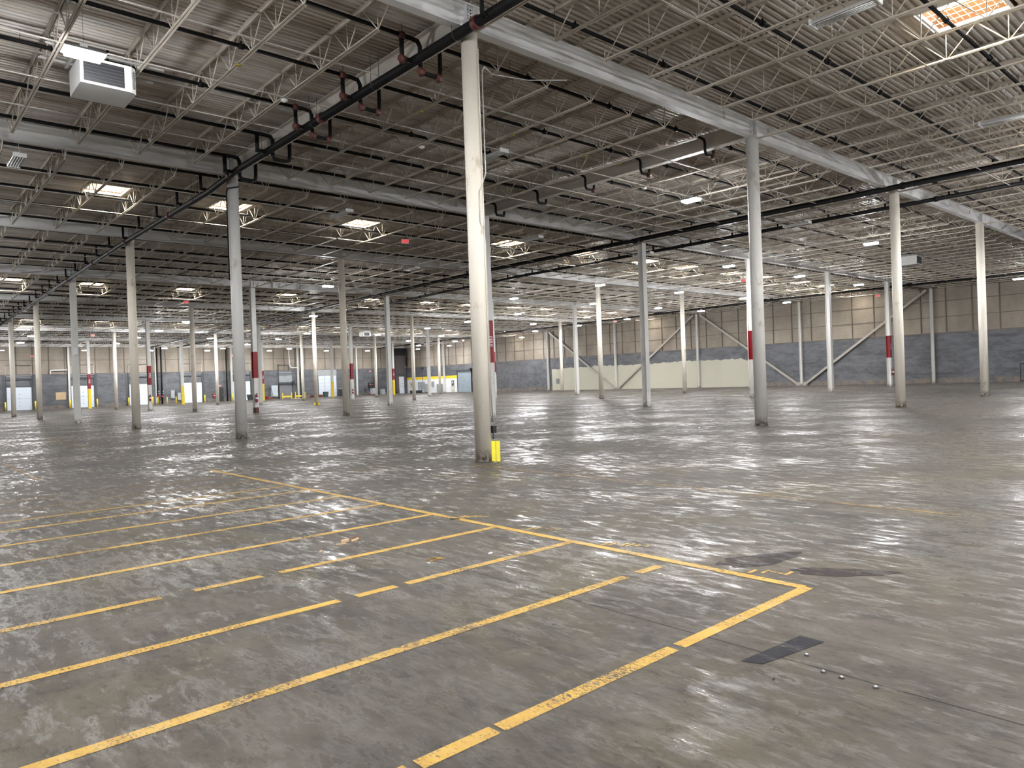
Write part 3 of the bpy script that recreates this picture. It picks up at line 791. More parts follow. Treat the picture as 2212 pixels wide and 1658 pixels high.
# ---------------------------------------------------------------- lamps
def lamp_meshes():
    h = MB(); h.box(-.345, .345, -.20, .20, .0, .03); h.box(-.30, .30, -.15, .15, .03, .06); h.box(-.014, .014, -.16, .16, -.05, 0)
    a = MB()
    l = MB(); w = .135
    def lens(x0, x1):
        s = .004
        p = [(x0, -.155, -.002), (x1, -.155, -.002), (x1, .155, -.002), (x0, .155, -.002)]
        q = [(x0+s, -.155+s, -.065), (x1-s, -.155+s, -.065), (x1-s, .155-s, -.065), (x0+s, .155-s, -.065)]
        m = MB(); m.quad(*reversed(q))
        for i in range(4):
            j = (i+1) % 4; m.quad(p[i], p[j], q[j], q[i])
        return m
    L1, L2 = lens(-.295, -.022), lens(.022, .295)
    d = MB(); d.box(-.06, .06, -.05, .05, .045, .15)
    wr = MB(); wr.cyl((0, 0, .15), (0, 0, 1.292), .003, 5)
    return [('housing', h.mesh('housing', M['lampgrey'])), ('lens', L1.mesh('lens', M['led'])), ('lens', L2.mesh('lens', M['led'])), ('driver_box', d.mesh('driver_box', M['white'])), ('hanger_wire', wr.mesh('hanger_wire', M['rod']))]
LM = lamp_meshes(); lamp0 = None
LAMPS = [(3.85, [(-6.0, 0), (13.2, 1), (28.8, 1), (55.3, 1)]), (12.1, [(29.1, 1), (37.8, 1), (47.1, 1)]), (22.0, [(28.9, 1), (38.1, 1), (47.5, 1), (55.1, 1)]),
         (30.5, [(12.7, 0), (28.5, 1), (37.7, 1), (46.8, 1), (53.9, 1)]), (39.5, [(37.0, 1), (46.7, 1), (53.2, 1)]), (47.3, [(20.0, 0), (37.1, 1), (46.4, 1), (53.8, 1)]),
         (55.2, [(11.9, 0), (37.6, 1), (54.2, 1)]), (64.4, [(12.2, 0), (27.7, 0), (36.8, 1), (46.2, 1), (60.3, 1)]), (72.9, [(2.9, 0), (12.4, 0), (20.0, 0), (28.1, 0), (46.8, 1), (54.9, 1)]),
         (82.0, [(3.2, 0), (12.5, 0), (27.9, 0), (54.7, 1), (60.6, 1)]), (90.3, [(20.1, 0), (27.7, 0), (37.4, 0), (60.2, 1)]), (95.0, [(2.9, 0), (11.8, 0), (19.7, 0), (27.2, 0), (36.4, 0), (45.8, 0), (53.3, 0)]),
         (-5.0, [(-15.0, 0), (-6.0, 0), (22.5, 0), (33.0, 0), (48.5, 0)]), (-9.5, [(-2.5, 0), (5.0, 0), (14.0, 0), (24.0, 0)]), (-16.0, [(-15.0, 0), (-6.0, 0), (4.0, 0), (13.0, 0), (29.0, 0), (46.0, 0)]), (-23.0, [(-15.0, 0), (-6.0, 0), (4.0, 0), (13.0, 0)])]  # rows at negative y: unseen lamps added to brighten the near area
for r, (y, xs) in enumerate(LAMPS):
    for q, (x, o) in enumerate(xs):
        loc = (x, y, HB(y)-.72)
        if y < 0: lab = f'LED high-bay lamp above or behind the camera, {ordn(q+1)} from the left in the {ordn(r-11)} row'
        elif (r, q) == (0, 0): lab = 'lit LED high-bay lamp nearest the camera, in front of the white unit heater'
        else: lab = f'lit LED high-bay lamp, {ordn(q+1)} from the left in the {ordn(r+1)} lamp row back'
        if lamp0 is None:
            l = empty('high_bay_lamp', loc, lab, 'ceiling lamp', 'lit LED high-bay lamps')
            for nm, me in LM: child(nm, me, l)
            lamp0 = l
        else:
            l = copy_thing(lamp0); l.location = loc; tag(l, lab, 'ceiling lamp', 'lit LED high-bay lamps')
        l.rotation_euler = (0, 0, math.pi/2 if o else 0)
for q, (x, y) in enumerate(((-9.5, 12.1), (-8.5, 22.0), (-7.5, 30.5), (-6.5, 39.5), (-5.5, 47.3), (-5.0, 55.2), (-4.2, 64.4))):  # out-of-view lamps added to lift the left columns and deck
    l = copy_thing(lamp0); l.location = (x, y, HB(y)-.72); l.rotation_euler = (0, 0, 0)
    tag(l, f'lit LED high-bay lamp just beyond the left edge of view, {ordn(q+1)} going back', 'ceiling lamp', 'lit LED high-bay lamps')
# unlit strip fittings
def strip_meshes():
    b = MB(); prof = [(-.16, -.02), (-.15, -.035), (-.05, -.005), (.05, -.005), (.15, -.035), (.16, -.02), (.08, .06), (-.08, .06)]
    b.prism(prof, (0, -.6, 0), (1,0,0), (0,0,1), (0,1,0), 1.2)
    t = MB()
    for x in (-.09, -.03, .03, .09): t.cyl((x, -.56, -.035), (x, .56, -.035), .013, 8)
    e = MB(); e.box(-.165, .165, -.625, -.59, -.05, .07); e2 = MB(); e2.box(-.165, .165, .59, .625, -.05, .07)
    c = MB(); c.tube([(0, -.55, .06), (-.02, -.57, .3), (0, -.6, .787)], .007, 5); c.tube([(0, .55, .06), (.02, .57, .3), (0, .6, .787)], .007, 5)
    return [('reflector', b.mesh('reflector', M['tube'])), ('tubes', t.mesh('tubes', M['white'])), ('end_cap', e.mesh('end_cap', M['white'])), ('end_cap', e2.mesh('end_cap', M['white'])), ('suspension_cables', c.mesh('suspension_cables', M['bridging']))]
SM = strip_meshes(); strip0 = None
for (x, y, lab) in ((4.85, -5.3, 'unlit white strip light hanging at the top of the view beside the near skylight'), (14.5, -5.5, 'unlit white strip light near the right edge below the skylight'),
                    (-5.75, 13.8, 'unlit white strip light at the left edge behind the first white girder'), (5.1, 5.4, 'unlit white strip light just right of the nearest column'),
                    (5.1, 14.6, 'unlit white strip light left of the nearest column behind the second girder'), (23.4, 5.0, 'unlit white strip light hanging by the two crossing mains'),
                    (15.5, 25.2, 'unlit white strip light in the third bay by the pipe pair'), (23.7, 14.2, 'unlit white strip light in front of the third column of the second row'),
                    (15.2, 14.3, 'unlit white strip light right of the nearest column in the third bay')):
    loc = (x, y, HB(y)-.22)
    if strip0 is None:
        s = empty('strip_light', loc, lab, 'ceiling lamp', 'unlit strip lights')
        for nm, me in SM: child(nm, me, s)
        strip0 = s
    else:
        s = copy_thing(strip0); s.location = loc; tag(s, lab, 'ceiling lamp', 'unlit strip lights')

# ---------------------------------------------------------------- unit heaters
def heater(x, y, ztop, label, text):
    e = empty('unit_heater', (x, y, ztop-.56), label, 'heater', 'hanging unit heaters')
    w, d, h = 1.05, 1.0, .54
    m = MB(); m.prism([(-w/2, 0), (w/2-.10, 0), (w/2, .09), (w/2, d), (-w/2, d)], (0, 0, 0), (1,0,0), (0,1,0), (0,0,1), h); m.build('casing', M['white'], e)
    lo = MB(); lo.box(-w/2+.06, w/2-.24, -.015, .003, .05, h-.06); lv = lo.build('louver_panel', M['black'], e)
    sl = MB()
    for i in range(6):
        z = .09+i*.068; sl.prism([(0, 0), (-.02, .006), (-.02, .012), (0, .006)], (-w/2+.07, -.012, z), (0,1,0), (0,0,1), (1,0,0), w-.32)
    sl.build('louver_blades', M['dark'], lv)
    if text:
        a = math.atan2(.09, .10)
        c = child('lettering', text_mesh('REZNOR', .095, M['blacktext']), e, (w/2-.047, .040, .30), (0, 0, 0))
        c.matrix_local = Matrix.Translation((w/2-.047, .040, .27)) @ Matrix.Rotation(a, 4, 'Z') @ Matrix.Rotation(math.pi/2, 4, 'X') @ Matrix.Rotation(-math.pi/2, 4, 'Z')
    m = MB()
    for sx in (-.45, .45):
        for yy in (.1, .9): m.cyl((sx, yy, h), (sx, yy, h+.14), .008, 6)
    m.box(-.62, -.57, .05, .95, h+.02, h+.06)
    m.box(-1.1, 1.1, .08, .12, h+.1, h+.14); m.box(-1.1, 1.1, .88, .92, h+.1, h+.14); m.build('hanging_frame', M['steel'], e)
    m = MB(); m.tube([(.25, d, .2), (.25, d+.12, .2), (.25, d+.12, h+.7)], .025, 8); m.cbox(.1, d+.06, .25, .3, .12, .2); m.build('gas_line', M['pipe'], e)
heater(-5.24, 5.35, 8.49, 'large white unit heater with dark louvers behind the nearest lit lamp', True)
heater(39.4, 5.2, 8.42, 'white unit heater hanging between the two columns at right', False)
heater(36.6, 66.5, 8.2, 'small distant white unit heater above the far dock wall', False)

# ---------------------------------------------------------------- exit signs, domes, tags
def exit_sign(x, y, z, rz, label, drop):
    e = empty('exit_sign', (x, y, z), label, 'exit sign', 'red exit signs', rz=rz)
    m = MB(); m.box(-.17, .17, -.03, .03, -.1, .1); m.build('sign_body', M['white'], e)
    m = MB(); m.box(-.16, .16, -.034, -.0301, -.09, .09); f = m.build('sign_face', M['exitface'], e)
    child('lettering', text_mesh('EXIT', .15, M['exit'], .001), f, (0, -.036, 0), (math.pi/2, 0, 0))
    if drop:
        m = MB(); m.cyl((0, 0, .1), (0, 0, drop), .008, 6); m.build('stem', M['rod'], e)
for (x, y, z, rz, lab) in ((9.3, 16.5, 8.1, -.5, 'red exit sign hanging left of the nearest column, closest of the hanging signs'), (8.05, 43.0, 8.05, 0, 'red exit sign hanging above the second-bay left column'),
                           (56.5, 14.4, 7.85, -1.2, 'red exit sign on a long stem before the near right wall'), (53.4, 41.4, 7.8, -1.2, 'red exit sign before the brown cladding of the right wall'),
                           (7.6, 70.0, 7.55, 0, 'red exit sign hanging left, over the second dock door'), (5.76, 93.0, 6.62, 0, 'red exit sign above the first dock door'),
                           (30.1, 93.0, 6.60, 0, 'red exit sign above the black side door'), (48.9, 93.0, 6.60, 0, 'red exit sign above the white gridded door'),
                           (37.0, 15.8, 8.05, -1.2, 'red exit sign just left of the second front column'), (56.5, 73.0, 7.75, -1.0, 'red exit sign over the far corner office')):
    exit_sign(x, y, z, rz, lab, HB(y)+.572-z)
exit_sign(30.45, YW-.06, 2.38, 0, 'small exit sign on the wall over the black door', 0)
exit_sign(56.35, YW-.06, 4.1, 0, 'small exit sign high on the back wall right of the dark box', 0)
for (x, y, lab) in ((-1.6, 5.15, 'white sensor dome under the joist left of the nearest column'), (2.6, 6.1, 'white sensor dome behind the main pipe near the second girder'), (12.1, 5.2, 'white sensor dome right of the nearest column by the beam'),
                    (.8, 43.6, 'white sensor dome hanging far left before the deep bays')):
    e = empty('sensor_dome', (round(x/JS)*JS, y, HB(y)-.135), lab, 'sensor', 'white ceiling domes')
    m = MB(); m.lathe((0, 0, 0), [(0, -.07), (.05, -.06), (.085, -.03), (.09, 0), (0, 0)], 14); m.build('dome_cover', M['white'], e)
    m = MB(); m.cyl((0, 0, 0), (0, 0, .05), .03, 8); m.build('mount', M['lampgrey'], e)
for q, (x, y) in enumerate(((1.5325, 3.9), (4.5975, 3.85), (6.13, 3.95), (7.66, 3.9), (9.195, 3.85), (-3.065, 4.0))):
    e = empty('joist_tag', (x, y, HB(y)-.115), f'small yellow tag clipped under a joist, {ordn(q+1) if q < 5 else "alone"} {"right of" if q < 5 else "left of"} the main pipe', 'tag', 'yellow joist tags')
    m = MB(); m.cyl((0, 0, -.012), (0, 0, .012), .06, 12); m.build('tag_disc', M['tagyellow'], e)
    m = MB(); m.box(-.015, .015, -.02, .02, .012, .03); m.build('clip', M['dark'], e)

# ---------------------------------------------------------------- back wall: dock doors and fittings
Y0 = YW
doors = [(3.85, 6.5, 'first'), (10.95, 13.6, 'second'), (17.98, 20.6, 'third'), (25.1, 27.75, 'fourth'), (32.33, 35.03, 'fifth')]
for q, (a, b, nm) in enumerate(doors):
    e = bpy.data.objects.new(f'door_{q+1}', None); COL.objects.link(e); e.location = ((a+b)/2, Y0, 0)
    tag(e, f'white dock door with black dots and dark tracks, {nm} from the left', 'dock door', 'white dock doors', 'structure')
    w = (b-a)/2
    m = MB(); m.box(-w, w, -.08, -.03, .03, 2.95); dp = m.build('door_panel', M['doorwhite'], e)
    m = MB()
    for z in (.55, 1.05, 1.55, 2.05): m.cyl((.02, -.08, z), (.02, -.10, z), .045, 8)
    m.box(-w, w, -.084, -.079, 1.48, 1.495)
    m.build('door_bolts', M['dark'], dp)
    m = MB()
    for sx in (-1, 1): m.box(sx*(w+.05)-.05, sx*(w+.05)+.05, -.12, -.001, 0, 4.45)
    m.box(-w-.1, w+.1, -.12, -.001, 2.97, 3.06); m.build('track_frame', M['dark'], e)
    m = MB(); m.box(-w, w, -.06, -.001, 3.9, 4.42); m.build('header_shutter', M['grey'], e)
    m = MB()
    for z in (4.30, 4.10, 3.94): m.box(-w, w, -.16, -.06, z-.035, z+.035)
    m.build('spring_bars', M['black'], e)
    m = MB()
    for sx in (-1, 1): m.box(sx*(w+.30)-.13, sx*(w+.30)+.13, -.03, -.001, 0, 4.5)
    m.build('jamb_strips', M['dark'], e)
    m = MB(); m.tube([(-w-.05, -.08, 4.45), (-w-.05, -.08, 5.75)], .02, 6); m.tube([(w+.05, -.08, 3.1), (w+.05, -.08, 5.75)], .03, 6)
    m.build('lift_rail', M['bridging'], e)
    m = MB(); m.box(-w-.1, w+.1, -.1, -.05, 5.72, 5.78); m.box(-.3, -.25, -.1, -.05, 4.5, 8.5); m.build('lift_beam', M['dark'], e)
def bollard(x, y, h, lab, r=.085):
    e = empty('bollard', (x, y, 0), lab, 'bollard', 'yellow bollards at the dock wall')
    m = MB(); m.cyl((0, 0, 0), (0, 0, h-.03), r, 14); m.build('post', M['yellow'], e)
    m = MB(); m.lathe((0, 0, h-.03), [(r, 0), (r*.8, .03), (0, .045)], 14); m.build('post_cap', M['yellow'], e)
for (x, lab) in ((3.62, 'yellow bollard left of the first dock door'), (6.82, 'yellow bollard right of the first dock door'), (10.72, 'yellow bollard left of the second dock door'),
                 (13.88, 'yellow bollard right of the second dock door'), (17.76, 'yellow bollard left of the third dock door'), (20.85, 'yellow bollard right of the third dock door'),
                 (28.0, 'yellow bollard right of the fourth dock door'), (32.1, 'yellow bollard left of the fifth dock door'), (35.3, 'yellow bollard right of the fifth dock door')):
    bollard(x, Y0-.45, 1.12, lab)
for (x, lab) in ((21.4, 'yellow bollard before the black sprinkler risers'), (22.62, 'yellow bollard between risers and grey panels'), (23.85, 'yellow bollard before the grey panels')):
    bollard(x, Y0-.9, 1.0, lab, .06)
def riser(x, r, top, lab, valves=True):
    e = empty('sprinkler_riser', (x, Y0-.28, 0), lab, 'pipe', 'black vertical pipes on the back wall', 'thing')
    m = MB(); m.cyl((0, 0, 0), (0, 0, top), r, 12); m.build('pipe', M['pipe'], e)
    if valves:
        m = MB(); m.cyl((0, 0, .9), (0, 0, 1.25), r+.05, 12); m.cyl((0, -.05, 1.1), (0, -.26, 1.1), .03, 8); m.cyl((0, -.26, 1.1), (0, -.28, 1.1), .13, 12); m.build('valve', M['red'], e)
        for z in (1.55, 1.85):
            m = MB(); m.cyl((r, -.05, z), (r+.02, -.14, z), .06, 10); m.build('gauge', M['white'], e)
riser(21.58, .11, 8.2, 'left black sprinkler riser with red valve on the back wall')
riser(22.15, .11, 8.2, 'right black sprinkler riser with red valve on the back wall')
riser(31.4, .11, 8.2, 'black vertical pipe right of the black door', False)
riser(43.3, .07, 8.2, 'thin black vertical pipe by the roller door', False)
def wallbox(name, x0, x1, z0, z1, mat, lab, cat, d=.2, extra=None):
    e = empty(name, ((x0+x1)/2, Y0, z0), lab, cat)
    w = (x1-x0)/2; m = MB(); m.box(-w, w, -d, -.002, 0, z1-z0); m.build('case', mat, e)
    m = MB(); m.box(-w+.04, w-.04, -d-.015, -d, .04, z1-z0-.04); dr = m.build('cover', mat, e)
    m = MB(); m.box(w-.12, w-.09, -d-.035, -d-.015, (z1-z0)*.45, (z1-z0)*.45+.14); m.build('latch', M['dark'], dr)
    return e
wallbox('electrical_box', 23.37, 23.9, .78, 1.92, M['grey'], 'taller grey electrical panel on the back wall between bollards', 'electrical box')
wallbox('electrical_box', 23.97, 24.2, 1.0, 1.8, M['dark'], 'narrow dark electrical panel beside the grey ones', 'electrical box')
wallbox('electrical_box', 24.27, 24.75, .46, 1.55, M['grey'], 'lower grey electrical panel left of the fourth dock door', 'electrical box')
wallbox('electrical_cabinet', 38.37, 39.38, .4, 2.17, M['bluegrey'], 'pale blue-grey electrical cabinet left of the roller door', 'electrical cabinet', .3)
e = empty('fire_hose_box', (29.5, Y0, .6), 'red fire box on the wall left of the black door', 'fire box')
m = MB(); m.box(-.17, .17, -.2, -.002, 0, .62); m.build('case', M['red'], e); m = MB(); m.box(-.08, .08, -.21, -.2, .3, .42); m.build('label_plate', M['white'], e)
e = bpy.data.objects.new('door_6', None); COL.objects.link(e); e.location = (30.53, Y0, 0); tag(e, 'black side door in the back wall under a small exit sign', 'door', kind='structure')
m = MB(); m.box(-.36, .36, -.05, -.002, 0, 2.07); m.build('door_leaf', M['black'], e); m = MB(); m.box(.26, .30, -.09, -.05, .95, 1.1); m.build('handle', M['steel'], e)
m = MB(); m.box(-.42, -.36, -.06, -.002, 0, 2.13); m.box(.36, .42, -.06, -.002, 0, 2.13); m.box(-.42, .42, -.06, -.002, 2.07, 2.13); m.build('frame', M['dark'], e)
e = empty('plywood_board', (9.75, Y0, 1.17), 'tan board fixed to the back wall between first and second dock doors', 'board')
m = MB(); m.box(-.58, .58, -.03, -.002, 0, .98); m.build('panel', M['beige'], e)
m = MB()
for sx in (-.5, .5):
    for z in (.08, .9): m.cyl((sx, -.03, z), (sx, -.037, z), .02, 8)
m.build('screws', M['dark'], e)
e = empty('vent_duct', (8.6, Y0-.2, 4.55), 'white bent duct on the cladding right of the first dock door', 'duct')
m = MB(); m.tube([(0, 0, 0), (0, 0, .32), (.06, 0, .44), (.18, 0, .5), (1.8, 0, .52), (1.88, .05, .52), (1.9, .198, .52)], .07, 10); m.build('duct_pipe', M['white'], e)
m = MB(); m.cyl((1.7, 0, .52), (1.75, 0, .52), .085, 10); m.build('duct_collar', M['lampgrey'], e)
e = empty('vent_duct', (41.4, Y0-.25, 4.9), 'white down pipe with bent foot above the roller door', 'duct')
m = MB(); m.tube([(0, 0, 2.9), (.1, 0, .5), (.2, 0, .15), (.5, 0, .0), (1.3, 0, .0), (1.38, .06, 0), (1.4, .248, 0)], .07, 10); m.build('duct_pipe', M['white'], e)
m = MB(); m.cyl((.09, 0, .6), (.095, 0, .66), .085, 10); m.build('duct_collar', M['lampgrey'], e)
def roller(idx, loc, rz, w, h, hood, mat, lab, ribs=14):
    e = bpy.data.objects.new(f'door_{idx}', None); COL.objects.link(e); e.location = loc; e.rotation_euler.z = rz; tag(e, lab, 'roller door', kind='structure')
    m = MB()
    for i in range(ribs):
        z0, z1 = h*i/ribs, h*(i+1)/ribs
        m.prism([(-.05, z0), (-.07, z0+.02), (-.07, z1-.02), (-.05, z1), (-.02, z1), (-.02, z0)], (-w/2, 0, 0), (0,1,0), (0,0,1), (1,0,0), w)
    m.build('curtain', mat, e)
    m = MB(); m.box(-w/2-.15, w/2+.15, -.35, -.001, h, h+hood); m.build('hood', M['dark'], e)
    m = MB(); m.box(-w/2-.12, -w/2, -.12, -.001, 0, h); m.box(w/2, w/2+.12, -.12, -.001, 0, h); m.build('guides', M['black'], e)
    m = MB(); m.box(w/2-.1, w/2+.3, -.45, -.05, h-.1, h+.35); m.build('motor_box', M['black'], e)
    return e
e = roller(7, (40.8, Y0, 0), 0, 2.15, 2.36, .28, M['rollgrey'], 'dark grey roller door in the back wall behind yellow rails')
m = MB(); m.box(-1.1, 1.1, -.05, -.001, 2.64, 4.45); m.build('upper_infill', M['grey'], e)
m = MB()
for z in (3.8, 4.0, 4.3): m.box(-1.1, 1.1, -.12, -.05, z-.04, z+.04)
m.box(-1.2, -1.1, -.12, -.001, 2.6, 5.5); m.box(.5, .58, -.12, -.001, 4.5, 5.4); m.box(-1.2, .58, -.12, -.05, 5.35, 5.42); m.build('track_frame', M['dark'], e)
e = bpy.data.objects.new('door_8', None); COL.objects.link(e); e.location = (48.15, Y0, 0); tag(e, 'large white gridded overhead door in the back wall', 'overhead door', kind='structure')
m = MB(); m.box(-1.63, 1.63, -.06, -.002, 0, 3.52); dp = m.build('door_panel', M['doorwhite'], e)
m = MB()
for x in (-1.63, -.52, .55, 1.63): m.box(x-.025, x+.025, -.075, -.06, 0, 3.52)
for z in (.6, 1.2, 1.75, 2.3, 2.9): m.box(-1.63, 1.63, -.072, -.06, z-.015, z+.015)
m.build('panel_seams', M['grey'], dp)
m = MB(); m.box(-1.7, 1.7, -.05, -.002, 3.55, 4.5); m.build('lintel', M['grey'], e)
def rail(x, y, L, lab):
    e = empty('guard_rail', (x, y, 0), lab, 'guard rail', 'yellow guard rails before the roller door')
    m = MB(); m.box(-L/2, L/2, -.04, .04, .22, .46); m.build('rail', M['yellow'], e)
    for sx in (-1, 1):
        m = MB(); m.box(sx*L/2-.06, sx*L/2+.06, -.06, .06, 0, .95); m.build('post', M['yellow'], e)
rail(40.3, 98.0, 1.5, 'yellow guard rail before the roller door, left one')
rail(42.5, 98.0, 1.6, 'yellow guard rail right of the roller door')
# loose things along the back wall
e = empty('tilt_hopper', (34.3, 97.3, 0), 'black tilt hopper cart before the fifth dock door', 'hopper')
m = MB(); m.prism([(-.5, .25), (.45, .2), (.62, .85), (-.62, .9)], (0, -.4, 0), (1,0,0), (0,0,1), (0,1,0), .8); m.build('bin_body', M['black'], e)
for sx in (-.35, .35):
    for sy in (-.3, .3):
        m = MB(); m.cyl((sx, sy-.04, .11), (sx, sy+.04, .11), .11, 12); m.build('wheel', M['dark'], e)
m = MB(); m.box(-.45, .45, -.35, .35, .2, .26); m.build('base_frame', M['dark'], e)
e = empty('pallet_jack', (37.4, 98.3, 0), 'black and red pallet jack leaning by the electrical cabinet', 'pallet jack')
m = MB(); m.tube([(0, 0, .25), (.25, 0, 1.7)], .03, 8); m.tube([(.1, -.2, 1.55), (.45, -.05, 1.8), (.45, .15, 1.8), (.1, .2, 1.55)], .02, 8); m.tube([(.45, 0, 1.75), (.75, 0, .3)], .03, 8); m.build('handle_frame', M['black'], e)
m = MB(); m.box(-.35, .55, -.3, -.1, .06, .2); m.box(-.35, .55, .1, .3, .06, .2); m.box(-.4, -.2, -.3, .3, .06, .5); m.build('fork_base', M['red'], e)
m = MB(); m.cyl((-.3, -.1, .09), (-.3, .1, .09), .09, 10); m.build('wheel', M['dark'], e)
e = empty('cardboard_sheet', (40.9, 94.8, 0), 'pale flattened cardboard lying on the floor before the yellow rails', 'cardboard')
m = MB(); m.prism([(-.8, .0), (.8, .0), (.85, .02), (.1, .05), (-.75, .03)], (0, -.5, 0.002), (1,0,0), (0,0,1), (0,1,0), 1.1); m.build('flap', M['cardboard'], e)
m = MB(); m.box(-1.2, -.5, -.3, .5, .004, .02); m.build('flap', M['cardboard'], e)
for q, (z, nm) in enumerate(((0, 'bottom'), (.15, 'middle'), (.30, 'top'))):
    e = empty('wooden_pallet', (44.3+.06*q, 96.0, z), f'red-brown wooden pallet, {nm} of the stack left of the gridded door', 'pallet', 'stacked pallets')
    e.rotation_euler.z = .08*(q-1)
    m = MB()
    for i in range(6): m.box(-.9+i*.33, -.9+i*.33+.14, -.5, .5, .115, .14)
    m.build('deck_boards', M['pallet'], e)
    m = MB()
    for yy in (-.48, 0, .42): m.box(-.9, .9, yy, yy+.06, .02, .115)
    m.build('stringers', M['pallet'], e)
    m = MB(); m.box(-.9, .9, -.48, -.36, .0, .02); m.box(-.9, .9, .36, .48, .0, .02); m.build('bottom_boards', M['pallet'], e)
e = empty('plastic_bin', (46.9, 97.9, 0), 'dark green waste bin before the gridded door', 'bin')
m = MB(); m.prism([(-.28, 0), (.28, 0), (.36, .78), (-.36, .78)], (0, -.3, 0), (1,0,0), (0,0,1), (0,1,0), .6); m.build('bin_body', M['green'], e)
m = MB(); m.box(-.38, .38, -.34, .34, .78, .85); m.build('lid', M['green'], e)
e = empty('display_crate', (50.2, 98.2, 0), 'black crate with pale rim standing right of the gridded door', 'crate')
m = MB(); m.box(-.8, .8, -.3, .3, .05, 1.22); m.build('crate_body', M['black'], e)
m = MB(); m.box(-.82, .82, -.32, .32, 1.22, 1.28); m.build('rim', M['grey'], e)
m = MB(); m.box(-.8, -.6, -.28, .28, 0, .05); m.box(.6, .8, -.28, .28, 0, .05); m.build('skids', M['dark'], e)
e = empty('office_chair', (54.6, 98.2, 0), 'dark office chair standing before the back wall', 'chair')
m = MB(); m.box(-.24, .24, -.24, .24, .44, .52); m.build('seat', M['black'], e)
m = MB(); m.box(-.22, .22, .2, .26, .58, 1.15); m.build('backrest', M['black'], e)
m = MB(); m.cyl((0, 0, .1), (0, 0, .44), .03, 8); m.build('pedestal', M['dark'], e)
m = MB()
for a in range(5): th = a*1.257; m.cyl((0, 0, .1), (.3*math.cos(th), .3*math.sin(th), .05), .022, 6)
m.build('star_base', M['dark'], e)
e = empty('wrapped_load', (55.9, 97.6, 0), 'silver plastic-wrapped load on a pallet near the black cabinet', 'load')
m = MB(); m.box(-.55, .35, -.45, .45, .14, 1.12); m.build('wrapped_goods', M['wrap'], e)
m = MB(); m.box(-.6, .5, -.5, .5, .09, .14); m.box(-.6, -.5, -.5, .5, 0, .09); m.box(.4, .5, -.5, .5, 0, .09); m.build('pallet_base', M['pallet'], e)
e = empty('control_cabinet', (56.3, Y0, 1.15), 'black control cabinet on the wall above the wrapped load', 'cabinet')
m = MB(); m.box(-.42, .42, -.35, -.002, 0, .95); m.build('case', M['black'], e)
m = MB(); m.box(-.3, -.12, -.36, -.35, .6, .75); m.box(.1, .25, -.36, -.35, .58, .68); m.build('notice', M['exitface'], e)
e = empty('tall_locker', (57.2, 98.9, 0), 'tall narrow black cabinet beside the wrapped load', 'cabinet')
m = MB(); m.box(-.24, .24, -.3, .3, 0, 3.4); m.build('case', M['black'], e); m = MB(); m.box(-.2, .2, -.31, -.3, .1, 3.3); m.build('cabinet_door', M['dark'], e)
e = empty('storage_bin', (57.25, 97.2, 0), 'grey plastic bin right of the wrapped load', 'bin')
m = MB(); m.prism([(-.3, 0), (.3, 0), (.36, .95), (-.36, .95)], (0, -.3, 0), (1,0,0), (0,0,1), (0,1,0), .6); m.build('bin_body', M['grey'], e); m = MB(); m.box(-.38, .38, -.33, .33, .95, 1.02); m.build('lid', M['dark'], e)
e = empty('plastic_drum', (58.0, 97.9, .32), 'blue plastic drum standing on two white pails', 'drum')
m = MB(); m.lathe((0, 0, 0), [(0, 0), (.27, 0), (.29, .05), (.29, .2), (.275, .24), (.29, .28), (.29, .55), (.26, .60), (0, .60)], 16); m.build('drum_body', M['blue'], e); m = MB(); m.cyl((.1, 0, .6), (.1, 0, .63), .04, 8); m.build('bung', M['white'], e)
for sx, nm in ((-.17, 'left'), (.17, 'right')):
    e = empty('white_pail', (58.0+sx, 97.9, 0), f'white pail under the blue drum, {nm} one', 'pail', 'white pails')
    m = MB(); m.lathe((0, 0, 0), [(0, 0), (.13, 0), (.15, .31), (0, .31)], 14); m.build('pail_body', M['white'], e)
e = empty('utility_cart', (59.0, 97.4, 0), 'blue and grey utility cart with red top by the far corner', 'cart')
m = MB(); m.box(-.35, .35, -.25, .25, .08, .75); m.build('lower_box', M['grey'], e); m = MB(); m.box(-.36, .36, -.26, .26, .75, 1.05); m.build('tray', M['blue'], e); m = MB(); m.box(-.05, .3, .18, .24, 1.05, 1.62); m.build('back_panel', M['red'], e)
for sx in (-.25, .25): m = MB(); m.cyl((sx, -.2, .05), (sx, .2, .05), .05, 10); m.build('wheel', M['dark'], e)
e = empty('tool_chest', (60.1, 98.4, 0), 'black upright chest right of the blue cart', 'chest')
m = MB(); m.box(-.32, .32, -.3, .3, .05, 1.6); m.build('case', M['black'], e); m = MB(); m.box(-.29, .29, -.315, -.3, .1, 1.5); m.build('drawer_front', M['dark'], e)
# corner enclosure
e = empty('corner_enclosure', (62.3, YW-.5, 0), 'tall dusky purple enclosure panel in the far corner', 'enclosure', kind='thing')
m = MB(); m.box(-.95, .85, 0, .46, 0, 6.8); m.build('panelling', M['purple'], e)
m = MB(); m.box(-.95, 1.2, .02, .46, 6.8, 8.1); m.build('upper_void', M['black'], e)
m = MB(); m.box(-.95, .85, -.02, .0, 3.1, 3.6); m.build('lintel_band', M['dark'], e)
e = bpy.data.objects.new('door_9', None); COL.objects.link(e); e.location = (62.42, YW-.52, 0); tag(e, 'white door with black notices in the far corner enclosure', 'door', kind='structure')
m = MB(); m.box(-.51, .51, -.05, -.002, 0, 3.0); m.build('door_leaf', M['doorwhite'], e)
m = MB()
for (x, z) in ((-.3, 1.7), (.2, 1.75), (.2, 1.35), (-.25, 1.2), (.35, 1.1)): m.box(x-.09, x+.09, -.055, -.05, z-.1, z+.1)
m.build('notices', M['grey'], e)
